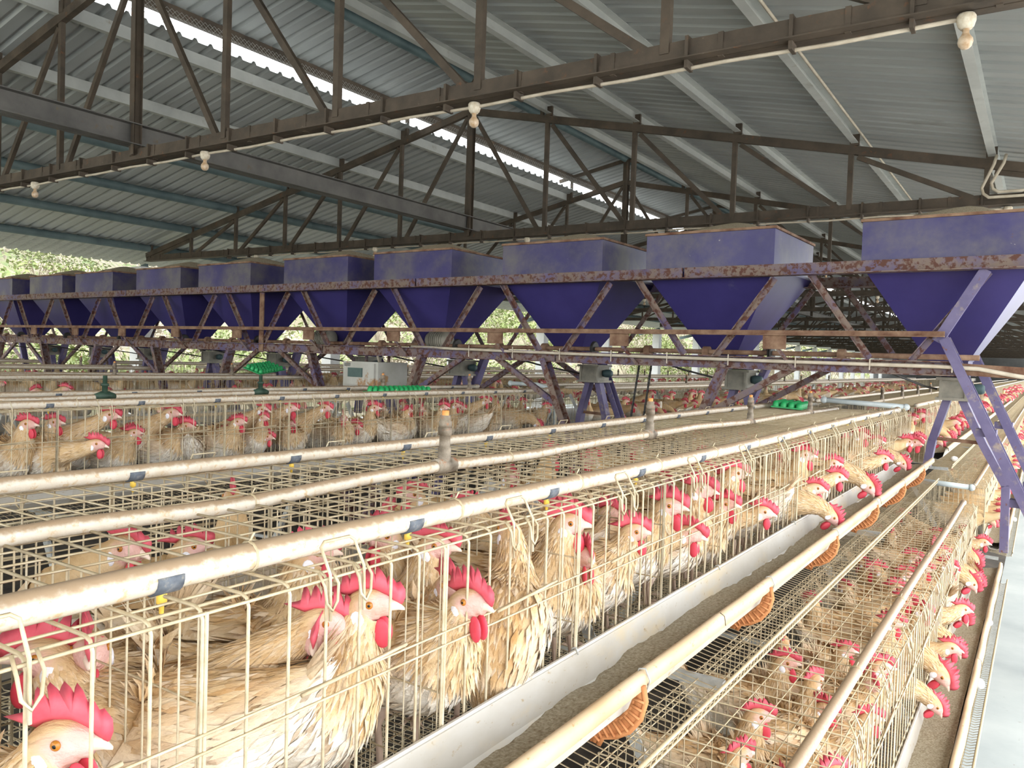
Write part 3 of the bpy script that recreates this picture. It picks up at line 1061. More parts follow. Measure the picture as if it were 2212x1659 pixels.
PARTS = [0.727 + 0.5665 * i for i in range(-2, 14)]
MIDS = [(0.30, -0.372), (0.85, -0.362), (1.25, -0.374), (1.70, -0.356), (2.05, -0.352), (2.6, -0.360), (3.2, -0.348), (3.67, -0.350), (4.3, -0.345), (5.3, -0.366), (6.2, -0.362), (7.9, -0.372)]
for row in range(5):
    xo = -ROWP * row
    rn = RN[row]
    for sec in (0, 1):
        ya, yb = (-0.5, 8.03) if sec == 0 else (9.35, 9.35 + [56, 39, 22, 14, 14][row])
        wh = 'before the cart' if sec == 0 else 'beyond the cart'
        cl = PARTS if (row == 0 and sec == 0) else ([p for p in PARTS if p > 1.2] if sec == 0 and row < 2 else [])
        bend = [(-1.10 + xo, y, -0.350 + 0.004 * math.sin(y * 1.3 + row)) for y in ([ya + (yb - ya) * k / 12 for k in range(13)])]
        pipe('thick white pipe along the front top of the %s row, %s' % (rn, wh), bend, RF, cl, ties=[p + 0.16 for p in cl][::1])
        if sec == 0:
            mp_ = [(-1.6 + xo, ya, -0.376)] + [(-1.6 + xo, y, z) for y, z in MIDS]
            rs = [0.43 + 1.62 * k for k in range(5)]
            if row == 1:
                pipe('white middle pipe with green valves on the second cage row', mp_, RM, valves=[3.05, 4.35], risers=[5.8, 7.2])
            else:
                pipe('white middle pipe with tall risers on the %s cage row' % rn, mp_, RM, risers=rs if row == 0 else rs[2:], ties=PARTS[1::2] if row == 0 else [])
        else:
            pipe('white middle pipe on the %s cage row beyond the feed cart' % rn, [(-1.6 + xo, ya, -0.36), (-1.6 + xo, yb, -0.36)], RM, risers=[ya + 1.1 + 1.62 * k for k in range(10)] if row < 3 else [])
        bend = [(-2.10 + xo, y, -0.354 + 0.004 * math.sin(y * 1.1 + 1 + row)) for y in ([ya + (yb - ya) * k / 12 for k in range(13)])]
        pipe('white pipe along the back top of the %s row, %s' % (rn, wh), bend, RR, cl if row < 2 else [], ties=[])
        if row == 0:
            low = [(-0.535, y, -1.118 + 0.005 * math.sin(y * 1.7)) for y in ([ya + (yb - ya - (0.1 if sec == 0 else 0)) * k / 12 for k in range(13)])]
            pipe('white water pipe along the lower cage tier, %s' % wh, low, RL, [], ties=[1.0 + 1.1 * k for k in range(6)] if sec == 0 else [])


def cross_pipe(label, pts, r, m_='pipe_grey'):
    t = thing('connecting_pipe', label, 'pipe', W(*pts[0]), 'grey pipes joining the cage rows')
    m = MB(); m.tube([W(*p) for p in pts], r, 12); part(m, 'pipe_run', m_, t, True)
    for p in (pts[0], pts[-1]):
        m = MB(); m.sphere(W(*p), r * 1.35, 10, 8); part(m, 'elbow', m_, t, True)
    return t


cross_pipe('grey pipe crossing the end of the nearest upper cages', [(-1.75, 8.1, -0.30), (-1.4, 8.15, -0.315), (-1.05, 8.2, -0.33)], 0.017)
cross_pipe('grey pipe crossing the end of the lower cage tier', [(-1.05, 9.1, -1.10), (-0.55, 9.1, -1.12)], 0.018)
cross_pipe('grey pipe crossing the end of the second cage row', [(-5.35, 8.1, -0.30), (-5.0, 8.15, -0.30), (-4.75, 8.15, -0.36), (-4.75, 8.15, -1.2)], 0.017)

# ---- steel stands that carry the cage tiers, one at each joint between units


def make_stand():
    t = thing('cage_stand', '', 'stand', W(-1.6, 0, -2.29), 'steel stands under the cage rows')
    for s in (-1, 1):
        m = MB(); m.angle(W(-1.6 + s * 1.12, 0, -2.29), W(-1.6 + s * 0.05, 0, -0.46), 0.03, 0.004, up=(0, 1, 0), sx=-s, sz=1); part(m, 'leg', 'wire_grey', t)
        m = MB(); m.bar(W(-1.6 + s * 0.02, 0, -1.79), W(-1.6 + s * 1.30, 0, -1.83), 0.02, 0.02); part(m, 'lower_arm', 'wire_grey', t)
    m = MB(); m.bar(W(-2.42, 0, -0.985), W(-0.78, 0, -0.985), 0.02, 0.02); part(m, 'upper_arm', 'wire_grey', t)
    return t


ST0 = make_stand()
k = 0
for row in range(2):
    for sec, ys in ((0, Y_1 + [Y_1[-1] + 2.8325]), (1, Y_2[:6])):
        for j, y in enumerate(ys):
            lab = '%s steel cage stand under the %s row, %s the cart' % (ORD[j], RN[row], 'before' if sec == 0 else 'beyond')
            p = W(-1.6 - ROWP * row, y, -2.29)
            if k == 0:
                ST0.location = p; ST0['label'] = lab
            else:
                copy_tree(ST0, p, 0, lab)
            k += 1
# ------------------------------------------------------------------ feed cart: lattice gantry and hoppers
TH = math.radians(2.0)
PV = Vector((0, 7.2 * A, 0))


def swing(o):
    d = o.location - PV
    o.location = Vector((d.x * math.cos(TH) + d.y * math.sin(TH), -d.x * math.sin(TH) + d.y * math.cos(TH), d.z)) + PV
    o.rotation_euler = (0, 0, -TH)


YF, YK = 7.2, 8.43
XL, XR = -19.6, -0.62


def P4(x, y, z):
    return W(x, y, z)


cart = thing('feed_cart', 'long rusty purple lattice feed cart carrying the hoppers over the cage rows', 'feed cart', W(-10, YF, -2.29))
for y, nm in ((YF, 'front'), (YK, 'rear')):
    s = -1 if y == YF else 1
    # top rail in butted lengths
    xs = [0.35, -2.9, -6.3, -9.15, -12.7, -16.2, XL]
    for a, b in zip(xs, xs[1:]):
        m = MB(); m.angle(W(b + 0.01, y, 0.80), W(a - 0.01, y, 0.80), A * 0.11, 0.006, sx=1 if s > 0 else 1, sz=1)
        m.bar(W(b + 0.01, y, 0.855), W(a - 0.01, y, 0.855), 0.008, A * 0.11)
        part(m, 'top_rail', 'gantry', cart)
    xs = [-0.55, -4.3, -7.9, -11.6, -15.4, XL]
    for k, (a, b) in enumerate(zip(xs, xs[1:])):
        m = MB(); dz = 0.0 if k == 0 else 0.004 * k
        m.channel(W(b + 0.01, y, 0.03 + dz), W(a - 0.01, y, 0.03 + dz), 0.05, A * 0.115, 0.006, sx=1)
        part(m, 'bottom_beam', 'gantry', cart)
    if y == YF:
        xs = [-0.66, -6.5, -12.4, XL]
        for a, b in zip(xs, xs[1:]):
            m = MB(); m.angle(W(b, y - 0.10, 0.275), W(a, y - 0.10, 0.275), 0.032, 0.005, sx=1, sz=1)
            part(m, 'mid_rail', 'rust', cart)
        x = -1.98
        while x > XL:
            m = MB(); m.box(W(x - 0.10, y - 0.12, 0.155), W(x + 0.10, y - 0.10, 0.285)); part(m, 'bracket_plate', 'rust', cart)
            m = MB(); m.bar(W(x + 0.03, y - 0.11, 0.16), W(x + 0.16, y - 0.02, -0.02), 0.02, 0.012, up=(0, 1, 0)); part(m, 'strut', 'gantry', cart)
            x -= 1.52
    # zigzag braces
    k = 0
    x0 = -0.41
    while x0 > XL:
        for (ta, ba) in ((0.0, -0.53), (-1.34, -0.83)):
            xa, xb = x0 + ta, x0 + ba
            if xb > XL:
                m = MB(); m.angle(W(xa, y - 0.02 * s, 0.80), W(xb, y - 0.02 * s, 0.08), 0.036, 0.005, up=(0, 1, 0), sx=1, sz=1 if s > 0 else -1)
                part(m, 'brace', 'gantry', cart)
        x0 -= 1.645
for x in (-9.15, -18.0):
    m = MB(); m.bar(W(x, YF - 0.02, 0.86), W(x, YF - 0.02, -0.03), A * 0.09, 0.01, up=(0, 1, 0)); part(m, 'post', 'rust', cart)
x = -1.1
while x > XL:
    for z in (0.84, 0.05):
        m = MB(); m.bar(W(x, YF, z), W(x, YK, z), 0.035, 0.035); part(m, 'cross_member', 'gantry', cart)
    x -= 1.86
# V legs down to the aisles
for i in range(5):
    ax = -3.45 - ROWP * i
    if ax < XL:
        continue
    for y in (YF, YK):
        for s in (-1, 1):
            m = MB()
            m.channel(W(ax + s * 1.02, y, 0.0), W(ax + s * 0.10, y, -2.18), 0.045, 0.085, 0.006, up=(0, 1, 0), sx=-s)
            part(m, 'leg', 'gantry' if y == YF else 'leg_purple', cart)
            m = MB()
            m.bar(W(ax + s * 1.62, y, 0.0), W(ax + s * 0.83, y, -0.46), 0.04, 0.03, up=(0, 1, 0))
            part(m, 'knee_brace', 'gantry', cart)
    m = MB(); m.lathe([(0, -0.03), (0.06, -0.03), (0.075, -0.01), (0.075, 0.01), (0.06, 0.03), (0, 0.03)], org=W(ax, YF, -2.2), n=16, axis='X'); part(m, 'wheel', 'black', cart)
    m = MB(); m.lathe([(0, -0.03), (0.06, -0.03), (0.075, -0.01), (0.075, 0.01), (0.06, 0.03), (0, 0.03)], org=W(ax, YK, -2.2), n=16, axis='X'); part(m, 'wheel', 'black', cart)
# splayed end legs beside the walkway
for y, xt in ((YF, -0.70), (YK, -0.66)):
    m = MB()
    e = (0.42, -2.1)
    m.channel(W(xt, y - 0.03, 0.25), W(e[0], y - 0.03, e[1]), 0.05, 0.085, 0.006, up=(0, 1, 0), sx=1)
    m.bar(W(xt + 0.02, y - 0.01, 0.25), W(e[0] + 0.02, y - 0.01, e[1]), 0.02, 0.075, up=(0, 1, 0))
    part(m, 'end_leg', 'leg_purple', cart)
    for q in (0.3, 0.52):
        cx, cz = xt + (e[0] - xt) * q, 0.25 + (e[1] - 0.25) * q
        m = MB(); m.box(W(cx - 0.06, y - 0.05, cz - 0.03), W(cx + 0.08, y + 0.05, cz + 0.03)); part(m, 'splice_plate', 'leg_purple', cart)
    m = MB(); m.lathe([(0, -0.03), (0.06, -0.03), (0.075, -0.01), (0.075, 0.01), (0.06, 0.03), (0, 0.03)], org=W(e[0], y, -2.19), n=16, axis='X'); part(m, 'wheel', 'black', cart)
m = MB(); m.bar(W(-0.41, YF - 0.03, 0.80), W(-0.72, YF - 0.03, 0.24), 0.055, 0.03, up=(0, 1, 0)); part(m, 'end_post', 'leg_purple', cart)
m = MB(); m.bar(W(-0.55, YF, 0.03), W(0.6, YF, -0.02), 0.03, A * 0.09); part(m, 'end_beam', 'rust', cart)
# drive shaft, bearings and sprockets
m = MB(); m.tube([W(XL + 0.4, 7.45, 0.125), W(-0.45, 7.45, 0.125)], 0.016, 8); part(m, 'drive_shaft', 'rust', cart, True)
x = -1.5
k = 0
while x > XL:
    m = MB()
    if k % 3 == 1:
        m.lathe([(0, -0.012), (0.05, -0.012), (0.058, -0.006), (0.05, 0.0), (0.058, 0.006), (0.05, 0.012), (0, 0.012)], org=W(x, 7.45, 0.125), n=16, axis='X'); part(m, 'sprocket', 'black', cart)
    else:
        m.box(W(x - 0.06, 7.38, 0.05), W(x + 0.06, 7.52, 0.10)); m.lathe([(0, -0.022), (0.036, -0.022), (0.036, 0.022), (0, 0.022)], org=W(x, 7.45, 0.125), n=12, axis='X'); part(m, 'bearing', 'rust', cart)
    x -= 0.62
    k += 1
swing(cart)

# chain loop hanging at the first aisle
ch = thing('drive_chain', 'two black chain strands hanging from the feed cart shaft', 'chain', W(-3.5, 7.45, -1.0))
for s in (0, 1):
    a = Vector(W(-3.43 + 0.13 * s, 7.45, 0.13)); b = Vector(W(-3.66 + 0.16 * s, 7.45, -1.55))
    n = 46
    m = MB()
    for i in range(n):
        p = a.lerp(b, i / n); q = a.lerp(b, (i + 0.82) / n)
        w = 0.007 if i % 2 else 0.004
        for dy in (-w, w):
            m.bar(p + Vector((0, dy, 0)), q + Vector((0, dy, 0)), 0.010, 0.003, up=(0, 1, 0))
        m.tube([p + Vector((0, -0.009, 0)), p + Vector((0, 0.009, 0))], 0.005, 5)
    part(m, 'chain_strand', 'black', ch, kind='stuff')
swing(ch)

# ---- hoppers
HW, HD = 0.625, 0.615
HT, HB, HO = 1.243, 0.875, 0.10


def make_hopper():
    t = thing('feed_hopper', '', 'hopper', W(0, YF + HD + 0.02, 0.1), 'purple feed hoppers on the cart')
    cy = YF + HD + 0.02
    m = MB()
    a = 0.012

    def ring(hw, hd, z):
        return [W(-hw, cy - hd, z), W(hw, cy - hd, z), W(hw, cy + hd, z), W(-hw, cy + hd, z)]
    rs = [ring(HW, HD, HB), ring(HW, HD, HT), ring(HW - a, HD - a, HT), ring(HW - a, HD - a, HB)]
    for i in range(3):
        m.add(rs[i] + rs[i + 1], [(k, (k + 1) % 4, 4 + (k + 1) % 4, 4 + k) for k in range(4)])
    part(m, 'bin', 'purple', t)
    m = MB()
    for s in (-1, 1):
        m.bar(W(-HW - 0.01, cy + s * HD, HT), W(HW + 0.01, cy + s * HD, HT), 0.022, 0.016)
        m.bar(W(s * HW, cy - HD - 0.01, HT), W(s * HW, cy + HD + 0.01, HT), 0.022, 0.016)
    part(m, 'rim', 'rust', t)
    m = MB()
    r0 = ring(HW, HD, HB); r1 = ring(0.155, 0.17, HO)
    m.add(r0 + r1, [((k + 1) % 4, k, 4 + k, 4 + (k + 1) % 4) for k in range(4)])
    part(m, 'cone', 'purple_cone', t)
    m = MB()
    n = 12
    for j in range(n + 1):
        for i in range(n + 1):
            u, v = i / n * 2 - 1, j / n * 2 - 1
            h = (1 - u * u) * (1 - v * v)
            m.v.append(W(u * (HW - 0.02), cy + v * (HD - 0.02), HT - 0.045 + 0.20 * h + 0.012 * math.sin(7 * u + 3) * math.sin(6 * v)))
    for j in range(n):
        for i in range(n):
            q = j * (n + 1) + i
            m.f.append((q, q + 1, q + n + 2, q + n + 1)); m.m.append(0)
    part(m, 'feed_heap', 'feed', t, True)
    m = MB(); by = 8.25
    m.add([W(-0.15, cy - 0.17, HO), W(0.15, cy - 0.17, HO), W(0.15, cy + 0.17, HO), W(-0.15, cy + 0.17, HO), W(-0.10, by - 0.12, -0.04), W(0.10, by - 0.12, -0.04), W(0.10, by + 0.12, -0.04), W(-0.10, by + 0.12, -0.04)], [(1, 0, 4, 5), (2, 1, 5, 6), (3, 2, 6, 7), (0, 3, 7, 4)])
    part(m, 'neck', 'purple_cone', t)
    m = MB()
    m.box(W(-0.115, by - 0.14, -0.225), W(0.115, by + 0.14, -0.05))
    for z in (-0.055, -0.235):
        m.box(W(-0.14, by - 0.165, z - 0.012), W(0.14, by + 0.165, z + 0.012))
    for sx in (-1, 1):
        m.box(W(sx * 0.10 - 0.012, by - 0.155, -0.225), W(sx * 0.10 + 0.012, by - 0.14, -0.06))
    o = part(m, 'outlet_box', 'cast', t)
    m = MB(); m.lathe([(0, -0.04), (0.026, -0.038), (0.032, -0.015), (0.032, 0.025), (0.022, 0.04), (0, 0.04)], org=W(0.17, by, -0.14), n=12, axis='X')
    part(m, 'gear_motor', 'teal_motor', t, True)
    m = MB(); m.tube([W(-0.36, YF + 0.1, -0.02), W(-0.30, YF + 0.3, -0.06), W(-0.22, by - 0.2, -0.13), W(-0.14, by - 0.1, -0.15)], 0.007, 6)
    part(m, 'hose', 'black', t, True)
    return t


def chutes(t, cx, kind):
    by = 8.25

    def ch(pts, nm='chute'):
        m = MB()
        for a, b in zip(pts, pts[1:]):
            m.bar(W(cx + a[0], by, a[1]), W(cx + b[0], by, b[1]), 0.045, 0.07, up=(0, 1, 0))
        off = t.location
        return part(m, nm, 'leg_purple', t)
    ch([(-0.06, -0.24), (-0.165, -0.62), (-0.20, -0.86)])
    if kind == 'end':
        ch([(0.06, -0.24), (0.235, -0.62), (0.425, -0.97), (0.435, -1.55)])
    else:
        ch([(0.06, -0.24), (0.165, -0.62), (0.20, -0.86)])
    m = MB(); m.bar(W(cx - 0.17, by, -0.60), W(cx + (0.23 if kind == 'end' else 0.17), by, -0.615), 0.012, 0.022); part(m, 'tie_bar', 'rust', t)


HX = [-0.70, -2.68]
for i in range(1, 5):
    HX += [-0.70 - ROWP * i - 0.02, -2.68 - ROWP * i - 0.02]
H0 = make_hopper()
chutes(H0, 0.0, 'mid')
HLAB = ['brightest purple hopper beside the walkway, cut by the picture edge', 'large purple hopper with a rust patch, second from the walkway', 'purple hopper with a dusty side, third from the walkway', 'purple hopper above the control cabinet, fourth from the walkway', 'dark purple hopper, fifth from the walkway']
for i, hx in enumerate(HX):
    base = Vector(W(hx, YF + HD + 0.02, 0.1))
    lab = HLAB[i] if i < 5 else 'dark dusty purple hopper, %s from the walkway' % ORD[i]
    if i == 0:
        o = thing('feed_hopper', lab, 'hopper', base, 'purple feed hoppers on the cart')
        for c in KIDS[H0.name]:
            if not c.name.startswith(('chute', 'tie_bar')):
                d = c.copy(); COL.objects.link(d); d.parent = o
        chutes(o, hx, 'end')
    elif i == 1:
        o = H0
        o.location = base; o['label'] = lab
    else:
        o = copy_tree(H0, base, 0, lab)
    swing(o)

# ---- control cabinet, conduit and motor on the cart
cab = thing('control_cabinet', 'rusty grey control cabinet with a dark window hanging under the cart', 'cabinet', W(-7.0, 7.3, -0.42))
CABX = -0.25
m = MB(); m.box(W(-7.28, 7.22, -0.42), W(-6.66, 7.75, -0.105)); part(m, 'body', 'cabinet', cab)
m = MB(); m.box(W(-7.24, 7.19, -0.40), W(-6.70, 7.22, -0.125)); d = part(m, 'door', 'cabinet', cab)
m = MB(); m.box(W(-7.15, 7.175, -0.30), W(-6.90, 7.19, -0.185)); part(m, 'window_pane', 'cab_glass', d)
for k in range(4):
    m = MB(); m.box(W(-7.22, 7.18, -0.165 + 0.011 * k), W(-7.12, 7.19, -0.160 + 0.011 * k)); part(m, 'louvre', 'black', d)
for s in (0, 1):
    m = MB(); m.bar(W(-7.15 + 0.4 * s, 7.5, -0.105), W(-7.15 + 0.4 * s, 7.5, 0.0), 0.02, 0.02, up=(0, 1, 0)); part(m, 'hanger', 'gantry', cab)
m = MB(); m.tube([W(-6.72, 7.3, -0.105), W(-6.70, 7.25, -0.03), W(-6.66, 7.22, 0.03)], 0.012, 8); part(m, 'cable_conduit', 'conduit', cab, True)
cab.location.x += CABX * A
swing(cab)
con = thing('cable_conduit', 'long cream conduit tied along the cart bottom beam', 'conduit', W(-6.2, YF - 0.06, 0.05))
m = MB(); m.tube([W(-6.3, YF - 0.05, 0.10), W(-5.6, YF - 0.06, 0.085), W(-4, YF - 0.06, 0.065), W(-2, YF - 0.06, 0.05), W(-0.7, YF - 0.06, 0.045), W(-0.42, YF - 0.06, 0.035), W(-0.2, YF - 0.05, -0.005), W(0.15, YF - 0.05, -0.06)], 0.0115, 8); part(m, 'conduit_run', 'conduit', con, True)
for k in range(9):
    m = MB(); xx = -5.4 + 0.6 * k; m.bar(W(xx, YF - 0.085, 0.13 - 0.006 * k), W(xx, YF - 0.085, 0.0), 0.006, 0.004, up=(0, 1, 0)); part(m, 'tie', 'conduit', con)
swing(con)
for k, xm in enumerate((-6.15, -8.2)):
    mo = thing('drive_motor', ['dark drive motor on the cart beam above the cabinet', 'dark drive motor on the cart beam left of the cabinet'][k], 'motor', W(xm, 7.5, 0.1))
    m = MB(); m.lathe([(0, -0.13), (0.06, -0.125), (0.075, -0.10), (0.075, 0.09), (0.05, 0.11), (0, 0.11)], org=W(xm, 7.5, 0.19), n=16, axis='X'); part(m, 'housing', 'cast', mo, True)
    for q in range(7):
        m = MB(); m.lathe([(0.074, -0.003), (0.083, -0.003), (0.083, 0.003), (0.074, 0.003)], org=W(xm - 0.10 + 0.032 * q, 7.5, 0.19), n=16, axis='X'); part(m, 'cooling_fin', 'cast', mo)
    m = MB(); m.box(W(xm - 0.14, 7.40, 0.07), W(xm + 0.14, 7.60, 0.10)); part(m, 'foot', 'rust', mo)
    swing(mo)
# ------------------------------------------------------------------ hens
CRM, TAN, WHT, PNK = (0.74, 0.55, 0.33), (0.51, 0.295, 0.12), (0.84, 0.78, 0.69), (0.76, 0.47, 0.42)
BODY = [(-0.178, 0.268, 0.008, 0.006), (-0.152, 0.247, 0.030, 0.028), (-0.10, 0.212, 0.060, 0.064), (-0.03, 0.186, 0.079, 0.086), (0.05, 0.192, 0.077, 0.086)]
HEADR = [(0.0225, 0.0255), (0.0165, 0.0185), (0.0085, 0.0095)]


def mk(body, neck, head):
    """body, neck: (x, z, half width, half height); head: three (x, z)"""
    return body + neck + [(x, z, *r) for (x, z), r in zip(head, HEADR)]


POSES = {
    'alert': mk(BODY, [(0.093, 0.234, 0.057, 0.061), (0.104, 0.271, 0.038, 0.041), (0.109, 0.302, 0.028, 0.030)], [(0.121, 0.332), (0.142, 0.335), (0.156, 0.330)]),
    'stretch': mk([(-0.125, 0.085, 0.010, 0.008), (-0.112, 0.112, 0.032, 0.030), (-0.080, 0.150, 0.060, 0.062), (-0.035, 0.190, 0.078, 0.082), (0.018, 0.230, 0.071, 0.076)], [(0.062, 0.268, 0.047, 0.049), (0.104, 0.298, 0.034, 0.036), (0.142, 0.322, 0.027, 0.029)], [(0.172, 0.341), (0.194, 0.341), (0.208, 0.335)]),
    'crouch': mk(BODY, [(0.092, 0.232, 0.060, 0.062), (0.112, 0.258, 0.041, 0.043), (0.121, 0.276, 0.030, 0.031)], [(0.135, 0.298), (0.157, 0.301), (0.171, 0.296)]),
    'reach': mk(BODY, [(0.100, 0.232, 0.057, 0.060), (0.145, 0.268, 0.038, 0.040), (0.187, 0.300, 0.028, 0.030)], [(0.220, 0.326), (0.242, 0.327), (0.256, 0.321)]),
    'forward': mk(BODY, [(0.105, 0.212, 0.056, 0.058), (0.165, 0.224, 0.037, 0.039), (0.215, 0.236, 0.028, 0.029)], [(0.252, 0.251), (0.274, 0.250), (0.288, 0.244)]),
    'feed': mk(BODY, [(0.108, 0.204, 0.055, 0.056), (0.165, 0.200, 0.038, 0.040), (0.208, 0.184, 0.029, 0.030)], [(0.240, 0.155), (0.254, 0.137), (0.261, 0.124)]),
    'upright': mk([(-0.125, 0.085, 0.010, 0.008), (-0.112, 0.112, 0.032, 0.030), (-0.080, 0.150, 0.060, 0.062), (-0.035, 0.192, 0.078, 0.082), (0.015, 0.240, 0.072, 0.078)], [(0.042, 0.276, 0.049, 0.052), (0.052, 0.308, 0.035, 0.037), (0.054, 0.335, 0.027, 0.029)], [(0.065, 0.358), (0.087, 0.361), (0.101, 0.356)]),
}


def catmull(p, t):
    n = len(p)
    i = min(int(t), n - 2)
    u = t - i
    a, b, c, d = p[max(i - 1, 0)], p[i], p[i + 1], p[min(i + 2, n - 1)]
    return [0.5 * (2 * b[k] + (c[k] - a[k]) * u + (2 * a[k] - 5 * b[k] + 4 * c[k] - d[k]) * u * u + (3 * b[k] - a[k] - 3 * c[k] + d[k]) * u ** 3) for k in range(len(b))]


def lerp3(a, b, t):
    return tuple(x + (y - x) * t for x, y in zip(a, b))


def clamp01(x):
    return max(0.0, min(1.0, x))


class Hen:
    def __init__(s, pose, turn=0.0, seed=0, lod=0):
        s.p = POSES[pose]
        s.turn = turn
        s.r = random.Random(seed)
        s.lod = lod
        s.n = len(s.p)
        s.nb = s.n - 6         # first neck point index - 1
        b = s.p[s.n - 6]
        s.piv = Vector((b[0], 0, b[1]))

    def twist(s, v, t):
        w = clamp01((t - (s.n - 6)) / 3.0)
        w = w * w * (3 - 2 * w)
        if not s.turn or w == 0:
            return v
        q = v - s.piv
        a = s.turn * w
        ca, sa = math.cos(a), math.sin(a)
        return Vector((q.x * ca - q.y * sa, q.x * sa + q.y * ca, q.z)) + s.piv

    def frame(s, t):
        c = catmull(s.p, t)
        e = 0.03
        a = catmull(s.p, max(0, t - e)); b = catmull(s.p, min(s.n - 1, t + e))
        tg = Vector((b[0] - a[0], 0, b[1] - a[1])).normalized()
        up = Vector((-tg.z, 0, tg.x))
        return Vector((c[0], 0, c[1])), tg, up, max(c[2], 0.003), max(c[3], 0.003)

    def surf(s, t, th, k=1.0):
        c, tg, up, ry, rz = s.frame(t)
        cs, sn = math.cos(th), math.sin(th)
        return s.twist(c + Vector((0, 1, 0)) * (ry * sn * k) + up * (rz * cs * k), t), c, tg, up

    def colour(s, t, th):
        low = 0.5 - 0.5 * math.cos(th)          # 0 on the back, 1 on the belly
        nk = s.n - 6
        if t < nk - 0.3:
            c = lerp3(lerp3(TAN, CRM, 0.40), WHT, clamp01((low - 0.26 + 0.10 * clamp01((2.5 - t) / 2)) * 2.6))
        else:
            c = lerp3(lerp3(TAN, CRM, 0.55), CRM, clamp01(low * 0.8))
        f = t - (s.n - 3.35)
        if f > 0:
            face = clamp01(f * 2.2) * clamp01((low - 0.10) * 4 + max(0, f - 0.8) * 2)
            c = lerp3(c, PNK, face)
        return c

    def body(s):
        m = MB()
        sub, n = (5, 18) if s.lod == 0 else ((3, 12) if s.lod == 1 else (2, 8))
        ts = [i / sub for i in range((s.n - 1) * sub + 1)]
        m.c = []
        for t in ts:
            for k in range(n):
                th = 2 * math.pi * k / n
                v = s.surf(t, th)[0]
                m.v.append(tuple(v)); m.c.append(s.colour(t, th))
        for i in range(len(ts) - 1):
            for k in range(n):
                k2 = (k + 1) % n
                m.f.append((i * n + k, (i + 1) * n + k, (i + 1) * n + k2, i * n + k2)); m.m.append(0)
        for i, t in ((0, 0), (len(ts) - 1, 0)):
            ring = [i * n + k for k in range(n)]
            m.f.append(tuple(ring) if i == 0 else tuple(ring[::-1])); m.m.append(0)
        return m.mesh('body', 'hen', True)

    def feather(s, m, p, d, nrm, l, w, col):
        sd = d.cross(nrm).normalized()
        o = len(m.v)
        m.v += [tuple(p), tuple(p + d * l * 0.45 + sd * w), tuple(p + d * l + nrm * l * 0.02), tuple(p + d * l * 0.45 - sd * w), tuple(p + d * l * 0.5 + nrm * w * 0.35)]
        m.c += [lerp3(col, (0.34, 0.20, 0.08), 0.18), col, lerp3(col, WHT, 0.25), col, col]
        for f in ((0, 1, 4), (1, 2, 4), (2, 3, 4), (3, 0, 4)):
            m.f.append((o + f[0], o + f[1], o + f[2])); m.m.append(0)

    def plumage(s):
        m = MB(); m.c = []
        r = s.r
        nk = s.n - 6
        for k in range(2000):
            if k < 1200:
                t = r.uniform(0.6, nk + 0.2); l, w, lift = r.uniform(0.026, 0.042), r.uniform(0.0045, 0.0075), 0.05
            else:
                t = r.uniform(nk - 0.4, nk + 2.75); q = clamp01((t - nk) / 2.7); l, w, lift = r.uniform(0.030, 0.046) * (1 - 0.55 * q), r.uniform(0.0024, 0.0038), 0.07
            th = r.uniform(-math.pi, math.pi)
            p, c, tg, up = s.surf(t, th, 0.985)
            p2 = s.surf(max(0, t - 0.12), th, 0.985)[0]
            d = (p2 - p)
            if d.length < 1e-5:
                continue
            d.normalize()
            cc = s.twist(c, t)
            nr = (p - cc); nr = (nr - d * nr.dot(d)).normalized()
            d = (d + nr * (lift * r.uniform(0.3, 1.5)) + Vector((0, 0, -0.05)) + Vector((r.gauss(0, 0.07), r.gauss(0, 0.07), r.gauss(0, 0.06)))).normalized()
            col = s.colour(t, th)
            j = r.random()
            col = lerp3(col, TAN, 0.45 * j * j) if r.random() < 0.55 else lerp3(col, WHT, 0.35 * j)
            if r.random() < 0.06:
                col = lerp3(col, (0.30, 0.17, 0.06), 0.6)
            s.feather(m, p, d, nr, l, w, col)
        return m.mesh('plumage', 'hen', False)

    def wing(s, sd):
        m = MB(); m.c = []
        nu, nv = 9, 8
        for i in range(nu):
            u = i / (nu - 1)
            t = 4.15 - 3.0 * u
            for j in range(nv):
                v = j / (nv - 1)
                th = sd * (0.55 + 1.25 * v * (1 - 0.45 * u))
                bul = 1.0 + 0.10 * math.sin(math.pi * v) * math.sin(math.pi * min(1, u + 0.12)) - (0.03 if j in (0, nv - 1) else 0)
                p = s.surf(t, th, bul)[0]
                m.v.append(tuple(p)); m.c.append(lerp3(lerp3(TAN, CRM, 0.5), WHT, v * 0.6))
        for i in range(nu - 1):
            for j in range(nv - 1):
                a = i * nv + j
                f = (a, a + 1, a + nv + 1, a + nv)
                m.f.append(f if sd < 0 else f[::-1]); m.m.append(0)
        if s.lod == 0:
            for k in range(80):
                u = s.r.uniform(0, 0.95); v = s.r.uniform(0, 1)
                t = 4.1 - 3.0 * u
                th = sd * (0.55 + 1.25 * v * (1 - 0.45 * u))
                p, c, tg, up = s.surf(t, th, 1.09)
                p2 = s.surf(t - 0.15, th, 1.09)[0]
                d = (p2 - p).normalized(); nr = (p - c).normalized()
                s.feather(m, p, (d + nr * 0.04 + Vector((0, 0, 0.05))).normalized(), nr, 0.040 + 0.022 * u, 0.0068, lerp3(lerp3(TAN, CRM, s.r.random()), WHT, 0.5 * v))
        return m.mesh('wing', 'hen', True)

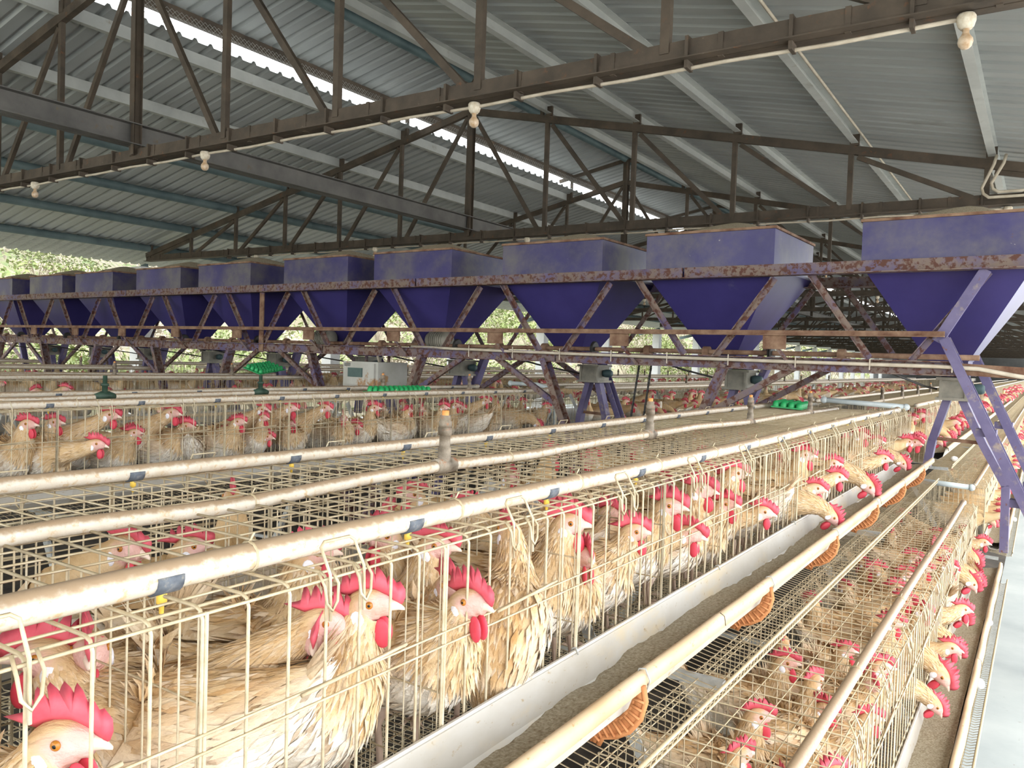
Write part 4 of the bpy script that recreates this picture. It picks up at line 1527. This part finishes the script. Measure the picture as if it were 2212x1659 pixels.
    def tail(s):
        m = MB(); m.c = []
        b = s.p[1]; a = s.p[0]
        base = Vector((b[0], 0, b[1]))
        dr = Vector((a[0] - b[0], 0, a[1] - b[1])).normalized()
        dr = (dr + Vector((0, 0, 0.35))).normalized() if s.p[0][1] > 0.2 else dr
        for k in range(26 if s.lod == 0 else 9):
            f = (k / (25 if s.lod == 0 else 8)) * 2 - 1
            d = (dr + Vector((0, 0.42 * f, 0.16 * s.r.uniform(-1, 1)))).normalized()
            nr = Vector((0, 1, 0)) * f + Vector((0.3, 0, 1)) * 0.8
            nr = (nr - d * nr.dot(d)).normalized()
            s.feather(m, base + Vector((0.01, 0.012 * f, 0)), d, nr, s.r.uniform(0.070, 0.110), 0.0065, lerp3(lerp3(TAN, CRM, s.r.random()), WHT, 0.2))
        return m.mesh('tail', 'hen', False)

    def head4(s):
        h = s.p[s.n - 3]; b = s.p[s.n - 2]
        fw = Vector((b[0] - h[0], 0, b[1] - h[1])).normalized()
        up = Vector((-fw.z, 0, fw.x))
        o = s.twist(Vector((h[0], 0, h[1])), s.n - 3)
        ca, sa = math.cos(s.turn), math.sin(s.turn)
        rot = lambda v: Vector((v.x * ca - v.y * sa, v.x * sa + v.y * ca, v.z))
        return o, rot(fw), rot(Vector((0, 1, 0))), rot(up)

    def place(s, m):
        o, fw, sd, up = s.head4()
        m.v = [tuple(o + fw * x + sd * y + up * z) for x, y, z in m.v]
        return m

    def comb(s):
        r = s.r
        # outline in head plane (x forward, z up), spikes leaning back
        # outline in the head plane (x forward, z up): a long blade with blunt points and a heavy front lobe
        nsp = r.choice([5, 6, 6])
        h0 = r.uniform(0.034, 0.041)
        base = [(0.046, -0.004), (0.034, 0.008), (0.014, 0.019), (-0.006, 0.0215), (-0.020, 0.017)]
        top = [(-0.034, 0.022), (-0.050 + r.uniform(-0.006, 0.004), 0.030), (-0.034, 0.033)]
        for i in range(nsp):
            u = (i + 0.5) / nsp
            x = -0.026 + 0.072 * u
            env = h0 * (0.72 + 0.38 * math.sin(math.pi * min(1, u * 0.9 + 0.12)))
            sp = r.uniform(0.012, 0.019) * (1.0 if i < nsp - 1 else 0.6)
            w = 0.0048
            top += [(x - w * 1.2, env * 0.98), (x - w * 0.9 - sp * 0.18, env + sp * 0.75), (x - sp * 0.25, env + sp), (x + w * 0.5 - sp * 0.1, env + sp * 0.6), (x + w * 1.15, env * 0.97)]
        top += [(0.051, h0 * 0.80), (0.057, h0 * 0.5), (0.056, h0 * 0.2), (0.052, 0.0)]
        out = base + top
        n = len(out)
        cx = [(0.046, 0.012), (0.034, 0.022), (0.018, 0.029), (0.000, 0.031), (-0.018, 0.027), (-0.030, 0.026)]
        lean = r.uniform(-0.5, 0.5)
        wv = r.uniform(0, 6)
        m = MB()

        def near(p):
            return min(range(len(cx)), key=lambda i: (cx[i][0] - p[0]) ** 2 + 0.3 * (cx[i][1] - p[1]) ** 2)

        def flop(x, z):
            q = max(0.0, z - 0.018)
            return lean * q + 0.0035 * math.sin(x * 90 + wv) * min(1, q / 0.02), z - abs(lean) * 0.22 * q
        for x, z in out:
            y, z2 = flop(x, z); m.v.append((x, y, z2))
        for sgn in (1, -1):
            for x, z in cx:
                y, z2 = flop(x, z); m.v.append((x, y + sgn * 0.0050, z2))
        for sgn, o in ((1, n), (-1, n + len(cx))):
            for i in range(n):
                j = (i + 1) % n
                a, b = near(out[i]), near(out[j])
                f = (i, j, o + b)
                m.f.append(f[::-1] if sgn > 0 else f); m.m.append(0)
                while a != b:
                    a2 = a + (1 if b > a else -1)
                    f = (i, o + a2, o + a)
                    m.f.append(f[::-1] if sgn > 0 else f); m.m.append(0)
                    a = a2
        return s.place(m).mesh('comb', 'comb', True)

    def wattle(s, sd):
        m = MB()
        m.sphere((0.020, sd * 0.008, -0.036), (0.012, 0.0042, 0.020), 10, 8)
        return s.place(m).mesh('wattle', 'wattle', True)

    def beak(s):
        m = MB()
        rows = [(0.021, 0.0095, 0.001, 0.0105), (0.033, 0.0080, 0.000, 0.0092), (0.045, 0.0052, -0.003, 0.0060), (0.053, 0.0018, -0.008, 0.0020)]
        for x, w, z, h in rows:
            for k in range(8):
                a = 2 * math.pi * k / 8
                m.v.append((x, w * math.sin(a), z + h * math.cos(a)))
        for i in range(3):
            for k in range(8):
                k2 = (k + 1) % 8
                m.f.append((i * 8 + k, (i + 1) * 8 + k, (i + 1) * 8 + k2, i * 8 + k2)); m.m.append(0)
        m.f.append(tuple(24 + k for k in range(7, -1, -1))); m.m.append(0)
        return s.place(m).mesh('beak', 'beak', True)

    def eye(s, sd):
        m = MB()
        m.sphere((0.010, sd * 0.0195, 0.0065), (0.0052, 0.0032, 0.0052), 12, 8)
        m.sphere((0.0102, sd * 0.0213, 0.0065), (0.0026, 0.0018, 0.0026), 8, 6, 1)
        return s.place(m).mesh('eye', ['iris', 'pupil'], True)

    def lobe(s, sd):
        m = MB()
        m.sphere((-0.008, sd * 0.0222, -0.011), (0.0100, 0.0040, 0.0125), 10, 6)
        return s.place(m).mesh('ear_lobe', 'lobe', True)

    def leg(s, sd):
        m = MB()
        x = 0.005 if s.p[0][1] > 0.2 else -0.02
        zt = 0.13 if s.p[0][1] > 0.2 else 0.15
        y = sd * 0.042
        m.tube([(x, y, zt), (x - 0.018, y, 0.075), (x - 0.010, y, 0.008)], [0.014, 0.0062, 0.0058], 7)
        for a in (-0.5, 0.0, 0.5, 3.14):
            l = 0.045 if abs(a) < 1 else 0.022
            m.tube([(x - 0.010, y, 0.008), (x - 0.010 + l * 0.6 * math.cos(a), y + l * 0.6 * math.sin(a), 0.009), (x - 0.010 + l * math.cos(a), y + l * math.sin(a), 0.003)], [0.0045, 0.0038, 0.0015], 5)
        return m.mesh('leg', 'shank', True)

    def eyepos(s):
        o, fw, sd, up = s.head4()
        return o + fw * 0.010 + up * 0.0065


HM = {}


def hen_proto(pose, turn, var, lod):
    key = (pose, turn, var, lod)
    if key in HM:
        return HM[key]
    h = Hen(pose, turn, sum(ord(ch_) for ch_ in pose) * 7 + var * 31 + int(turn * 100), lod)
    L_ = [('body', h.body(), None), ('comb', h.comb(), None), ('wattle', h.wattle(1), None), ('wattle', h.wattle(-1), None), ('beak', h.beak(), None)]
    if lod < 2:
        L_ += [('tail', h.tail(), None), ('wing', h.wing(1), None), ('wing', h.wing(-1), None), ('eye', h.eye(1), None), ('eye', h.eye(-1), None), ('ear_lobe', h.lobe(1), None), ('ear_lobe', h.lobe(-1), None)]
    if lod == 0:
        L_ += [('plumage', h.plumage(), 'stuff')]
    if lod < 2:
        L_ += [('leg', h.leg(1), None), ('leg', h.leg(-1), None)]
    HM[key] = (L_, h.eyepos())
    return HM[key]


NH = [0]


def put_hen(pose, turn, var, lod, loc, yaw, sc, label, group):
    L_, e = hen_proto(pose, turn, var, lod)
    t = thing('hen', label, 'hen', loc, group, rotz=yaw)
    t.scale = (sc, sc, sc)
    for nm, me, kd in L_:
        link(nm, me, t, kind=kd)
    NH[0] += 1
    return t


ZFU, ZFL = -0.95, -1.76
OCC = {}


def by_eye(ex, ey, h, yaw, zf, lod, label, group, pose=None, turn=0.0, var=0, tier='u'):
    """stand a hen on the cage floor zf with its eye at (ex, ey) and h metres above that floor"""
    if pose is None:
        best = None
        for q in ('alert', 'crouch', 'stretch', 'forward', 'feed'):
            d = abs(math.log(max(h, 0.05) / hen_proto(q, turn, var, lod)[1].z))
            if best is None or d < best[0]:
                best = (d, q)
        pose = best[1]
    e = hen_proto(pose, turn, var, lod)[1]
    sc = max(0.88, min(1.14, h / e.z))
    ca, sa = math.cos(yaw), math.sin(yaw)
    dx, dy = (e.x * ca - e.y * sa) * sc, (e.x * sa + e.y * ca) * sc
    z = CAMZ + A * zf
    lift = max(-0.01, min(0.03, h - e.z * sc))
    loc = (ex - dx, ey - dy, z + lift)
    OCC.setdefault(tier, []).append((loc[0], loc[1], 0.13))
    return put_hen(pose, turn, var, lod, loc, yaw, sc, label, group)


G1 = 'hens in the nearest upper cages'
D = math.radians
# hens of the nearest upper tier that can be picked out one by one
by_eye(-0.749, 0.401, 0.297, D(30), ZFU, 0, 'hen with the large comb and open eye in the bottom left corner', G1, 'crouch', 0.0, 1)
by_eye(-0.90, 0.36, 0.372, D(15), ZFU, 0, 'white-breasted hen standing behind the corner hen at the picture edge', G1, 'alert', 0.0, 2)
put_hen('crouch', 0.0, 4, 0, (-0.86, 0.585, CAMZ + A * ZFU), D(228), 1.0, 'tan hen turned away with its raised tail toward the bars', G1); OCC.setdefault('u', []).append((-0.86, 0.585, 0.13))
by_eye(-0.77, 0.749, 0.314, D(38), ZFU, 0, 'tan hen stretching its neck toward the hen beside it', G1, 'stretch', 0.0, 3)
by_eye(-0.735, 0.795, 0.335, D(32), ZFU, 0, 'hen in profile with a tall comb right behind the stretched hen', G1, 'alert', 0.0, 5)
by_eye(-0.966, 0.909, 0.345, D(60), ZFU, 0, 'tan hen at the back whose head is hidden by the pipe', G1, 'alert', 0.0, 6)
by_eye(-0.875, 1.11, 0.335, D(20), ZFU, 0, 'hen looking right under the top bars, third cell', G1, 'alert', 0.0, 7)
by_eye(-0.812, 1.237, 0.352, D(110), ZFU, 0, 'tall hen standing upright with its neck straight up, head turned away', G1, 'upright', 0.6, 8)
by_eye(-0.77, 1.399, 0.345, D(28), ZFU, 0, 'hen with a spread red comb facing the upright hen from behind', G1, 'alert', 0.0, 9)
by_eye(-0.756, 1.676, 0.285, D(34), ZFU, 0, 'crouching tan hen with a blurred comb in the fourth cell', G1, 'crouch', 0.0, 10)
by_eye(-0.756, 1.885, 0.315, D(30), ZFU, 0, 'white-bodied hen with a tall jagged comb in the fifth cell', G1, 'crouch', -0.4, 11)
by_eye(-0.784, 2.152, 0.330, D(25), ZFU, 0, 'hen with a pale pink comb behind the sixth door handle', G1, 'alert', 0.0, 12)
by_eye(-0.770, 2.428, 0.340, D(10), ZFU, 0, 'hen facing the trough with its neck raised, seventh cell', G1, 'alert', 0.5, 13)
by_eye(-0.690, 2.468, 0.226, D(20), ZFU, 0, 'hen pushing its pale red comb against the bars of the seventh cell', G1, 'forward', 0.0, 14)
by_eye(-0.665, 3.033, 0.235, D(5), ZFU, 0, 'hen with its head out over the trough looking up', G1, 'forward', 0.3, 15)
by_eye(-0.602, 3.012, 0.140, D(8), ZFU, 0, 'hen bending into the trough below the hen looking up', G1, 'feed', 0.3, 16)
by_eye(-0.602, 3.732, 0.165, D(12), ZFU, 0, 'hen feeding from the trough with its pink comb hanging forward', G1, 'feed', 0.0, 17)
by_eye(-0.640, 5.159, 0.260, D(6), ZFU, 1, 'hen sticking its head out at the very end of the cages', G1, 'forward', 0.4, 18)
by_eye(-0.735, 3.138, 0.340, D(20), ZFU, 1, 'hen with its red comb at the top bars, eighth cell', G1, 'alert', 0.0, 19)
by_eye(-0.70, 3.456, 0.283, D(25), ZFU, 1, 'hen lowering its head toward the bars, ninth cell', G1, 'crouch', 0.0, 20)

G2 = 'hens in the lower cages'
LOWS = [(-0.568, 2.062, D(30), 'hen with its red comb below the top wires beside the pipe'), (-0.541, 1.826, D(60), 'hen with a large red comb at the bottom picture edge'), (-0.61, 2.488, D(20), 'hen lifting its head in the middle of the lower cages'), (-0.507, 2.391, D(70), 'hen next to the lower pipe looking along the row'), (-0.406, 3.12, D(10), 'hen facing the lower trough with a pink comb'), (-0.368, 2.632, D(25), 'hen with a dark red comb close to the lower bars'), (-0.463, 3.91, D(15), 'hen in the middle of the far lower cages'), (-0.593, 3.9, D(190), 'hen turned away at the back of the lower cages'), (-0.706, 3.187, D(150), 'white hen standing at the back of the lower cages')]
for i, (x, y, a, lb) in enumerate(LOWS):
    by_eye(x, y, 0.345, a, ZFL, 0, lb, G2, 'alert', 0.0, i % 5, 'l')
LOWF = [(-0.245, 2.98, 0.135, 'feed', 'hen with its head down in the lower trough, nearest to the camera'), (-0.245, 3.17, 0.175, 'feed', 'hen pecking in the lower trough, comb spread toward the walkway'), (-0.235, 3.33, 0.235, 'forward', 'hen looking down at the lower trough with a dark red face'), (-0.25, 4.60, 0.19, 'feed', 'hen reaching out sideways over the lower trough'), (-0.25, 5.435, 0.255, 'forward', 'hen with beak open at the end of the lower cages'), (-0.28, 5.30, 0.17, 'feed', 'hen reaching under its neighbour at the end of the lower cages')]
for i, (x, y, h, ps, lb) in enumerate(LOWF):
    by_eye(x, y, h, D([8, -10, 5, 20, 15, -5][i]), ZFL, 0, lb, G2, ps, 0.0, i % 4, 'l')

G3 = 'hens in the second cage row'
R2E = [((-3.395, 1.641, 0.339), 'leftmost'), ((-3.50, 1.80, 0.331), ''), ((-3.395, 1.984, 0.362), ''), ((-3.395, 2.082, 0.269), ''), ((-3.395, 2.287, 0.361), ''), ((-3.395, 2.36, 0.293), ''), ((-3.395, 2.585, 0.246), ''), ((-3.45, 2.682, 0.287), ''), ((-3.36, 2.816, 0.201), ''), ((-3.395, 2.998, 0.36), ''), ((-3.395, 3.251, 0.351), ''), ((-3.395, 3.496, 0.233), ''), ((-3.395, 3.651, 0.338), ''), ((-3.395, 3.953, 0.299), ''), ((-3.395, 4.465, 0.33), ''), ((-3.395, 4.823, 0.351), '')]
for i, ((x, y, h), w) in enumerate(R2E):
    ps = 'raised head' if h > 0.33 else ('lowered head' if h < 0.26 else 'level head')
    by_eye(x, y, h, D([30, 35, 40, 32, 28, 38, 30, 25, 35, 30, 20, 25, 35, 90, 28, 30][i]), ZFU, 0, 'tan hen in profile with %s, second cage row, %s from the left' % (ps, ORD[i]), G3, None, 0.0, i % 4, 'r2')


LABS = set()


def fill(tier, xf, ztop, zf, y0, cells, per, lod, where, group, face=0.0, outp=0.25, seed=0, vmax=6):
    r = random.Random(seed)
    for c in cells:
        ya = A * y0 + c * CW
        for k in range(per):
            for tr in range(30):
                out = r.random() < outp
                if out:
                    dx = -r.uniform(0.150, 0.185); yaw = r.gauss(0, 0.15)
                    ps = r.choice(['feed', 'forward', 'feed'])
                else:
                    dx = -r.uniform(0.14, 0.32); yaw = r.choice([r.gauss(0.5, 0.5), r.gauss(0, 0.7), r.gauss(2.6, 0.6), r.gauss(-0.8, 0.5)])
                    ps = r.choice(['alert', 'alert', 'crouch', 'stretch', 'forward', 'upright', 'crouch'])
                    if -dx < 0.2 and abs(yaw) < 0.9 and ps in ('reach', 'forward', 'stretch'):
                        ps = 'crouch'
                y = ya + r.uniform(0.06, CW - 0.06)
                if out:
                    y = ya + (int(r.uniform(0, 7)) + 0.5) * BS
                ca = 1 if face == 0 else -1
                x = A * xf + ca * dx
                word = {'alert': 'head raised', 'crouch': 'neck drawn in', 'reach': 'leaning forward', 'stretch': 'leaning forward', 'forward': 'neck stretched out', 'feed': 'pecking', 'upright': 'standing tall'}[ps]
                fx, fy = math.cos(yaw + face), math.sin(yaw + face)
                rt, aw = 0.835 * fx + 0.55 * fy, -0.55 * fx + 0.835 * fy
                look = ('facing right' if rt > 0 else 'facing left') if abs(rt) > abs(aw) else ('facing away' if aw > 0 else 'facing us')
                hlab = 'hen %s %s %s, %s cell, %s' % (look, word, 'by the bars' if -dx < 0.19 else ('at the back' if -dx > 0.24 else 'mid cage'), ORD[c % 20], where)
                if hlab in LABS:
                    continue
                if all((x - a) ** 2 + (y - b) ** 2 > (q * (0.86 if tr > 14 else 1)) ** 2 for a, b, q in OCC.get(tier, [])):
                    break
            else:
                continue
            OCC.setdefault(tier, []).append((x, y, 0.118))
            LABS.add(hlab)
            turn = r.choice([0.0, 0.5, -0.5]) if lod < 2 else 0.0
            var = r.randrange(vmax if lod else 2)
            put_hen(ps, turn, var, lod, (x, y, CAMZ + A * zf + 0.002), yaw + face, r.uniform(0.90, 1.02) * (0.90 if ps == 'upright' else 1.0), hlab, group)


fill('u', -1.0, -0.376, ZFU, Y_1[0], range(2, 8), 3, 0, 'nearest upper tier', G1, outp=0.03, seed=1, vmax=3)
fill('u', -1.0, -0.376, ZFU, Y_1[0], range(8, 15), 4, 0, 'nearest upper tier', G1, outp=0.22, seed=2)
fill('b', -2.2, -0.376, ZFU, Y_1[0], range(1, 14), 2, 1, 'upper tier facing away', 'hens in the upper cages facing away', PI, 0.1, 3)
fill('l', -0.44, -1.145, ZFL, Y_1[0], range(3, 8), 4, 0, 'lower tier', G2, outp=0.12, seed=4)
fill('l', -0.44, -1.145, ZFL, Y_1[0], range(8, 15), 4, 0, 'lower tier', G2, outp=0.3, seed=5)
fill('r2', -4.7, -0.376, ZFU, Y_1[0], range(4, 15), 3, 0, 'second cage row', G3, outp=0.08, seed=6)
fill('s1', -1.0, -0.376, ZFU, Y_2[0], range(0, 14), 3, 2, 'upper tier beyond the cart', 'hens beyond the feed cart', 0, 0.7, 7)
fill('s2', -0.44, -1.145, ZFL, Y_2[0], range(0, 12), 2, 2, 'lower tier beyond the cart', 'lower hens beyond the feed cart', 0, 0.75, 8)
fill('s3', -4.7, -0.376, ZFU, Y_2[0], range(0, 12), 3, 2, 'second row beyond the cart', 'second-row hens beyond the feed cart', 0, 0.5, 9)
fill('r3', -8.4, -0.376, ZFU, Y_1[0], range(7, 15), 2, 2, 'third cage row', 'hens in the third cage row', 0, 0.2, 10)

# the flock farther off, too small to tell apart
m = MB(); m.c = []
rr = random.Random(21)
for (xf, zf, ya, yb, nn) in ((-1.0, ZFU, 17.4, 45, 150), (-0.44, ZFL, 16.5, 45, 130), (-4.7, ZFU, 16.5, 40, 110), (-8.4, ZFU, 9.4, 30, 110), (-12.1, ZFU, 0, 22, 110), (-15.8, ZFU, 2, 22, 90)):
    for k in range(nn):
        ps = rr.choice(['alert', 'forward', 'crouch', 'feed'])
        yw = rr.gauss(0, 0.6)
        bx = A * xf - rr.uniform(0.09, 0.25); by_ = A * (ya + (yb - ya) * (k + rr.random()) / nn)
        L_, e = hen_proto(ps, 0.0, k % 2, 2)
        ca, sa = math.cos(yw), math.sin(yw)
        for nm, me, kd in L_[:2]:
            o = len(m.v)
            for v in me.vertices:
                x, y, z = v.co
                m.v.append((bx + x * ca - y * sa, by_ + x * sa + y * ca, CAMZ + A * zf + z))
            if nm == 'body':
                m.c += [tuple(d.color[:3]) for d in me.color_attributes['Col'].data]
            else:
                m.c += [(1, 1, 1)] * len(me.vertices)
            for p in me.polygons:
                m.f.append(tuple(i + o for i in p.vertices)); m.m.append(0 if nm == 'body' else 1)
tag(link('distant_flock', m.mesh('distant_flock', ['hen', 'comb'], True)), 'flock of tiny pale hens in the far ends of the cage rows', 'hens', kind='stuff')
# ------------------------------------------------------------------ bulbs, conduits, eggs, egg trays


def make_bulb():
    t = thing('light_bulb', '', 'light bulb', (0, 0, 0), 'unlit bulbs below the trusses')
    m = MB(); m.lathe([(0, 0), (0.030, 0), (0.036, -0.010), (0.036, -0.030), (0.030, -0.050), (0.026, -0.052), (0.022, -0.060), (0, -0.060)], n=16); part(m, 'lamp_holder', 'porcelain', t, True)
    m = MB(); m.lathe([(0.0, -0.056), (0.013, -0.058), (0.013, -0.076), (0.018, -0.086), (0.027, -0.098), (0.029, -0.112), (0.025, -0.127), (0.014, -0.138), (0, -0.141)], n=16); part(m, 'bulb_glass', 'bulb', t, True)
    return t


B0 = make_bulb()
bl = []
for ti, y in enumerate(TY[:4]):
    for k in range(5):
        bl.append((ti, k, W(-0.47 - 3.0 * k * (3.52 / 3.0), y + 0.02, ZC - 0.085)))
for i, (ti, k, p) in enumerate(bl):
    lab = 'unlit bulb in a white holder, %s from the walkway, %s truss' % (ORD[k], ['nearest', 'second', 'third', 'fourth'][ti])
    if i == 0:
        B0.location = p; B0['label'] = lab
    else:
        copy_tree(B0, p, 0, lab)
for ti, y in enumerate(TY[:3]):
    c = thing('lamp_conduit', 'cream conduit clipped under the bottom chord of the %s truss' % ['nearest', 'second', 'third'][ti], 'conduit', W(-0.5, y, ZC - 0.11))
    m = MB(); pts = [W(-0.5 - 0.7 * k, y + 0.03, ZC - 0.105 - 0.012 * (k % 2)) for k in range(22)]
    m.tube(pts, 0.0095, 7); part(m, 'conduit_run', 'conduit', c, True)
    for k in range(22):
        m = MB(); x = -0.75 - 0.7 * k; m.box(W(x - 0.012, y - 0.05, ZC - 0.13), W(x + 0.012, y + 0.06, ZC + 0.09)); part(m, 'clip', 'truss', c)
c = thing('roof_conduit', 'cream conduit fixed along the fourth purlin from the ridge', 'conduit', W(POSTS[10], 2, chord(POSTS[10]) + 0.1))
m = MB(); m.tube([W(POSTS[10] + 0.14, y, chord(POSTS[10]) + 0.17) for y in (-2.5, 4, 8, 11.5, 11.8, 20, 40)], 0.011, 7); part(m, 'conduit_run', 'conduit', c, True)
c = thing('bent_conduit', 'pair of bent cream conduits at the truss post beside the walkway', 'conduit', W(-0.6, 11.4, 2.1))
px = POSTS[11]
for s in (0, 1):
    m = MB()
    x = px - 0.02 + 0.10 * s
    m.tube([W(x + 0.12, 11.55, chord(px) + 0.06), W(x + 0.10, 11.5, chord(px) - 0.05), W(x - 0.02, 11.5, ZC + 0.12 + 0.05 * s), W(x + 0.0, 11.5, ZC + 0.05 + 0.05 * s), W(x + 0.06, 11.5, ZC + 0.0 + 0.06 * s), W(1.2, 11.5, ZC - 0.01 + 0.06 * s)], 0.013, 8)
    part(m, 'conduit_run', 'conduit', c, True)


def egg_mesh():
    m = MB(); n = 10
    for i in range(n + 1):
        ph = math.pi * i / n
        for k in range(14):
            a = 2 * math.pi * k / 14
            r = 0.0215 * math.sin(ph) * (1 - 0.10 * math.cos(ph))
            m.v.append((0.0285 * math.cos(ph), r * math.cos(a), r * math.sin(a)))
    for i in range(n):
        for k in range(14):
            k2 = (k + 1) % 14
            m.f.append((i * 14 + k, i * 14 + k2, (i + 1) * 14 + k2, (i + 1) * 14 + k)); m.m.append(0)
    return m.mesh('egg', 'egg', True)


EGG = egg_mesh()
ze = CAMZ + A * (-1.145) - HL - 0.004
for i, (y, dx, lab) in enumerate(((6.65, 0.125, 'white egg lying in the lower egg tray, the largest seen'), (5.30, 0.145, 'white egg at the outer edge of the lower egg tray'), (11.6, 0.14, 'white egg in the lower tray just beyond the feed cart'), (13.2, 0.13, 'white egg farther along the lower tray'))):
    o = link('egg', EGG, loc=(A * -0.44 + dx, A * y, ze), rot=(0, 0.1, 0.7 + i)); tag(o, lab, 'egg', 'eggs in the egg trays')
zu = CAMZ + A * (-0.376) - HU - 0.004
for i, (y, dx, lab) in enumerate(((10.2, 0.145, 'white egg in the upper egg tray just beyond the feed cart'), (15.4, 0.14, 'first of two white eggs together in the upper tray far off'), (15.7, 0.135, 'second of two white eggs together in the upper tray far off'))):
    o = link('egg', EGG, loc=(A * -1.0 + dx, A * y, zu), rot=(0, 0.1, 0.4 + i)); tag(o, lab, 'egg', 'eggs in the egg trays')


def tray(label, loc, rot, n=8, k=6):
    t = thing('egg_tray', label, 'egg tray', loc, 'green plastic egg trays'); t.rotation_euler = rot
    m = MB(); m.box((-0.023 * k, -0.02 - 0.045 * n / 2, -0.004), (0.023 * k, 0.02 + 0.045 * n / 2, 0.004)); link('base', m.mesh('base', 'green'), t)
    m = MB()
    m.lathe([(0.021, 0.0), (0.019, 0.02), (0.012, 0.034), (0.0, 0.036)], n=8)
    me = m.mesh('egg_cup', 'green', True)
    for i in range(k):
        for j in range(n):
            link('egg_cup', me, t, loc=(-0.023 * (k - 1) + 0.046 * i, -0.045 * (n - 1) / 2 + 0.045 * j, 0.002))
    return t


tray('row of green egg trays on top of the second cage row', W(-4.95, 5.65, -0.345), (0, 0.05, 0), 11, 3)
tray('green egg tray lying on the end of the nearest cages', W(-1.9, 7.5, -0.355), (0, 0.05, 0.1), 8, 4)
tray('bright green egg tray tilted on the third cage row', W(-8.7, 7.2, -0.25), (0.1, 0.3, 0.3), 8, 4)
tray('dark green egg tray on the far left cage row', W(-12.9, 5.2, -0.33), (0, 0.1, 0), 8, 4)
tray('green egg tray far off on the second cage row', W(-5.2, 17.0, -0.34), (0, 0.1, 0), 8, 4)
print('hens', NH[0], 'objects', len(bpy.data.objects))
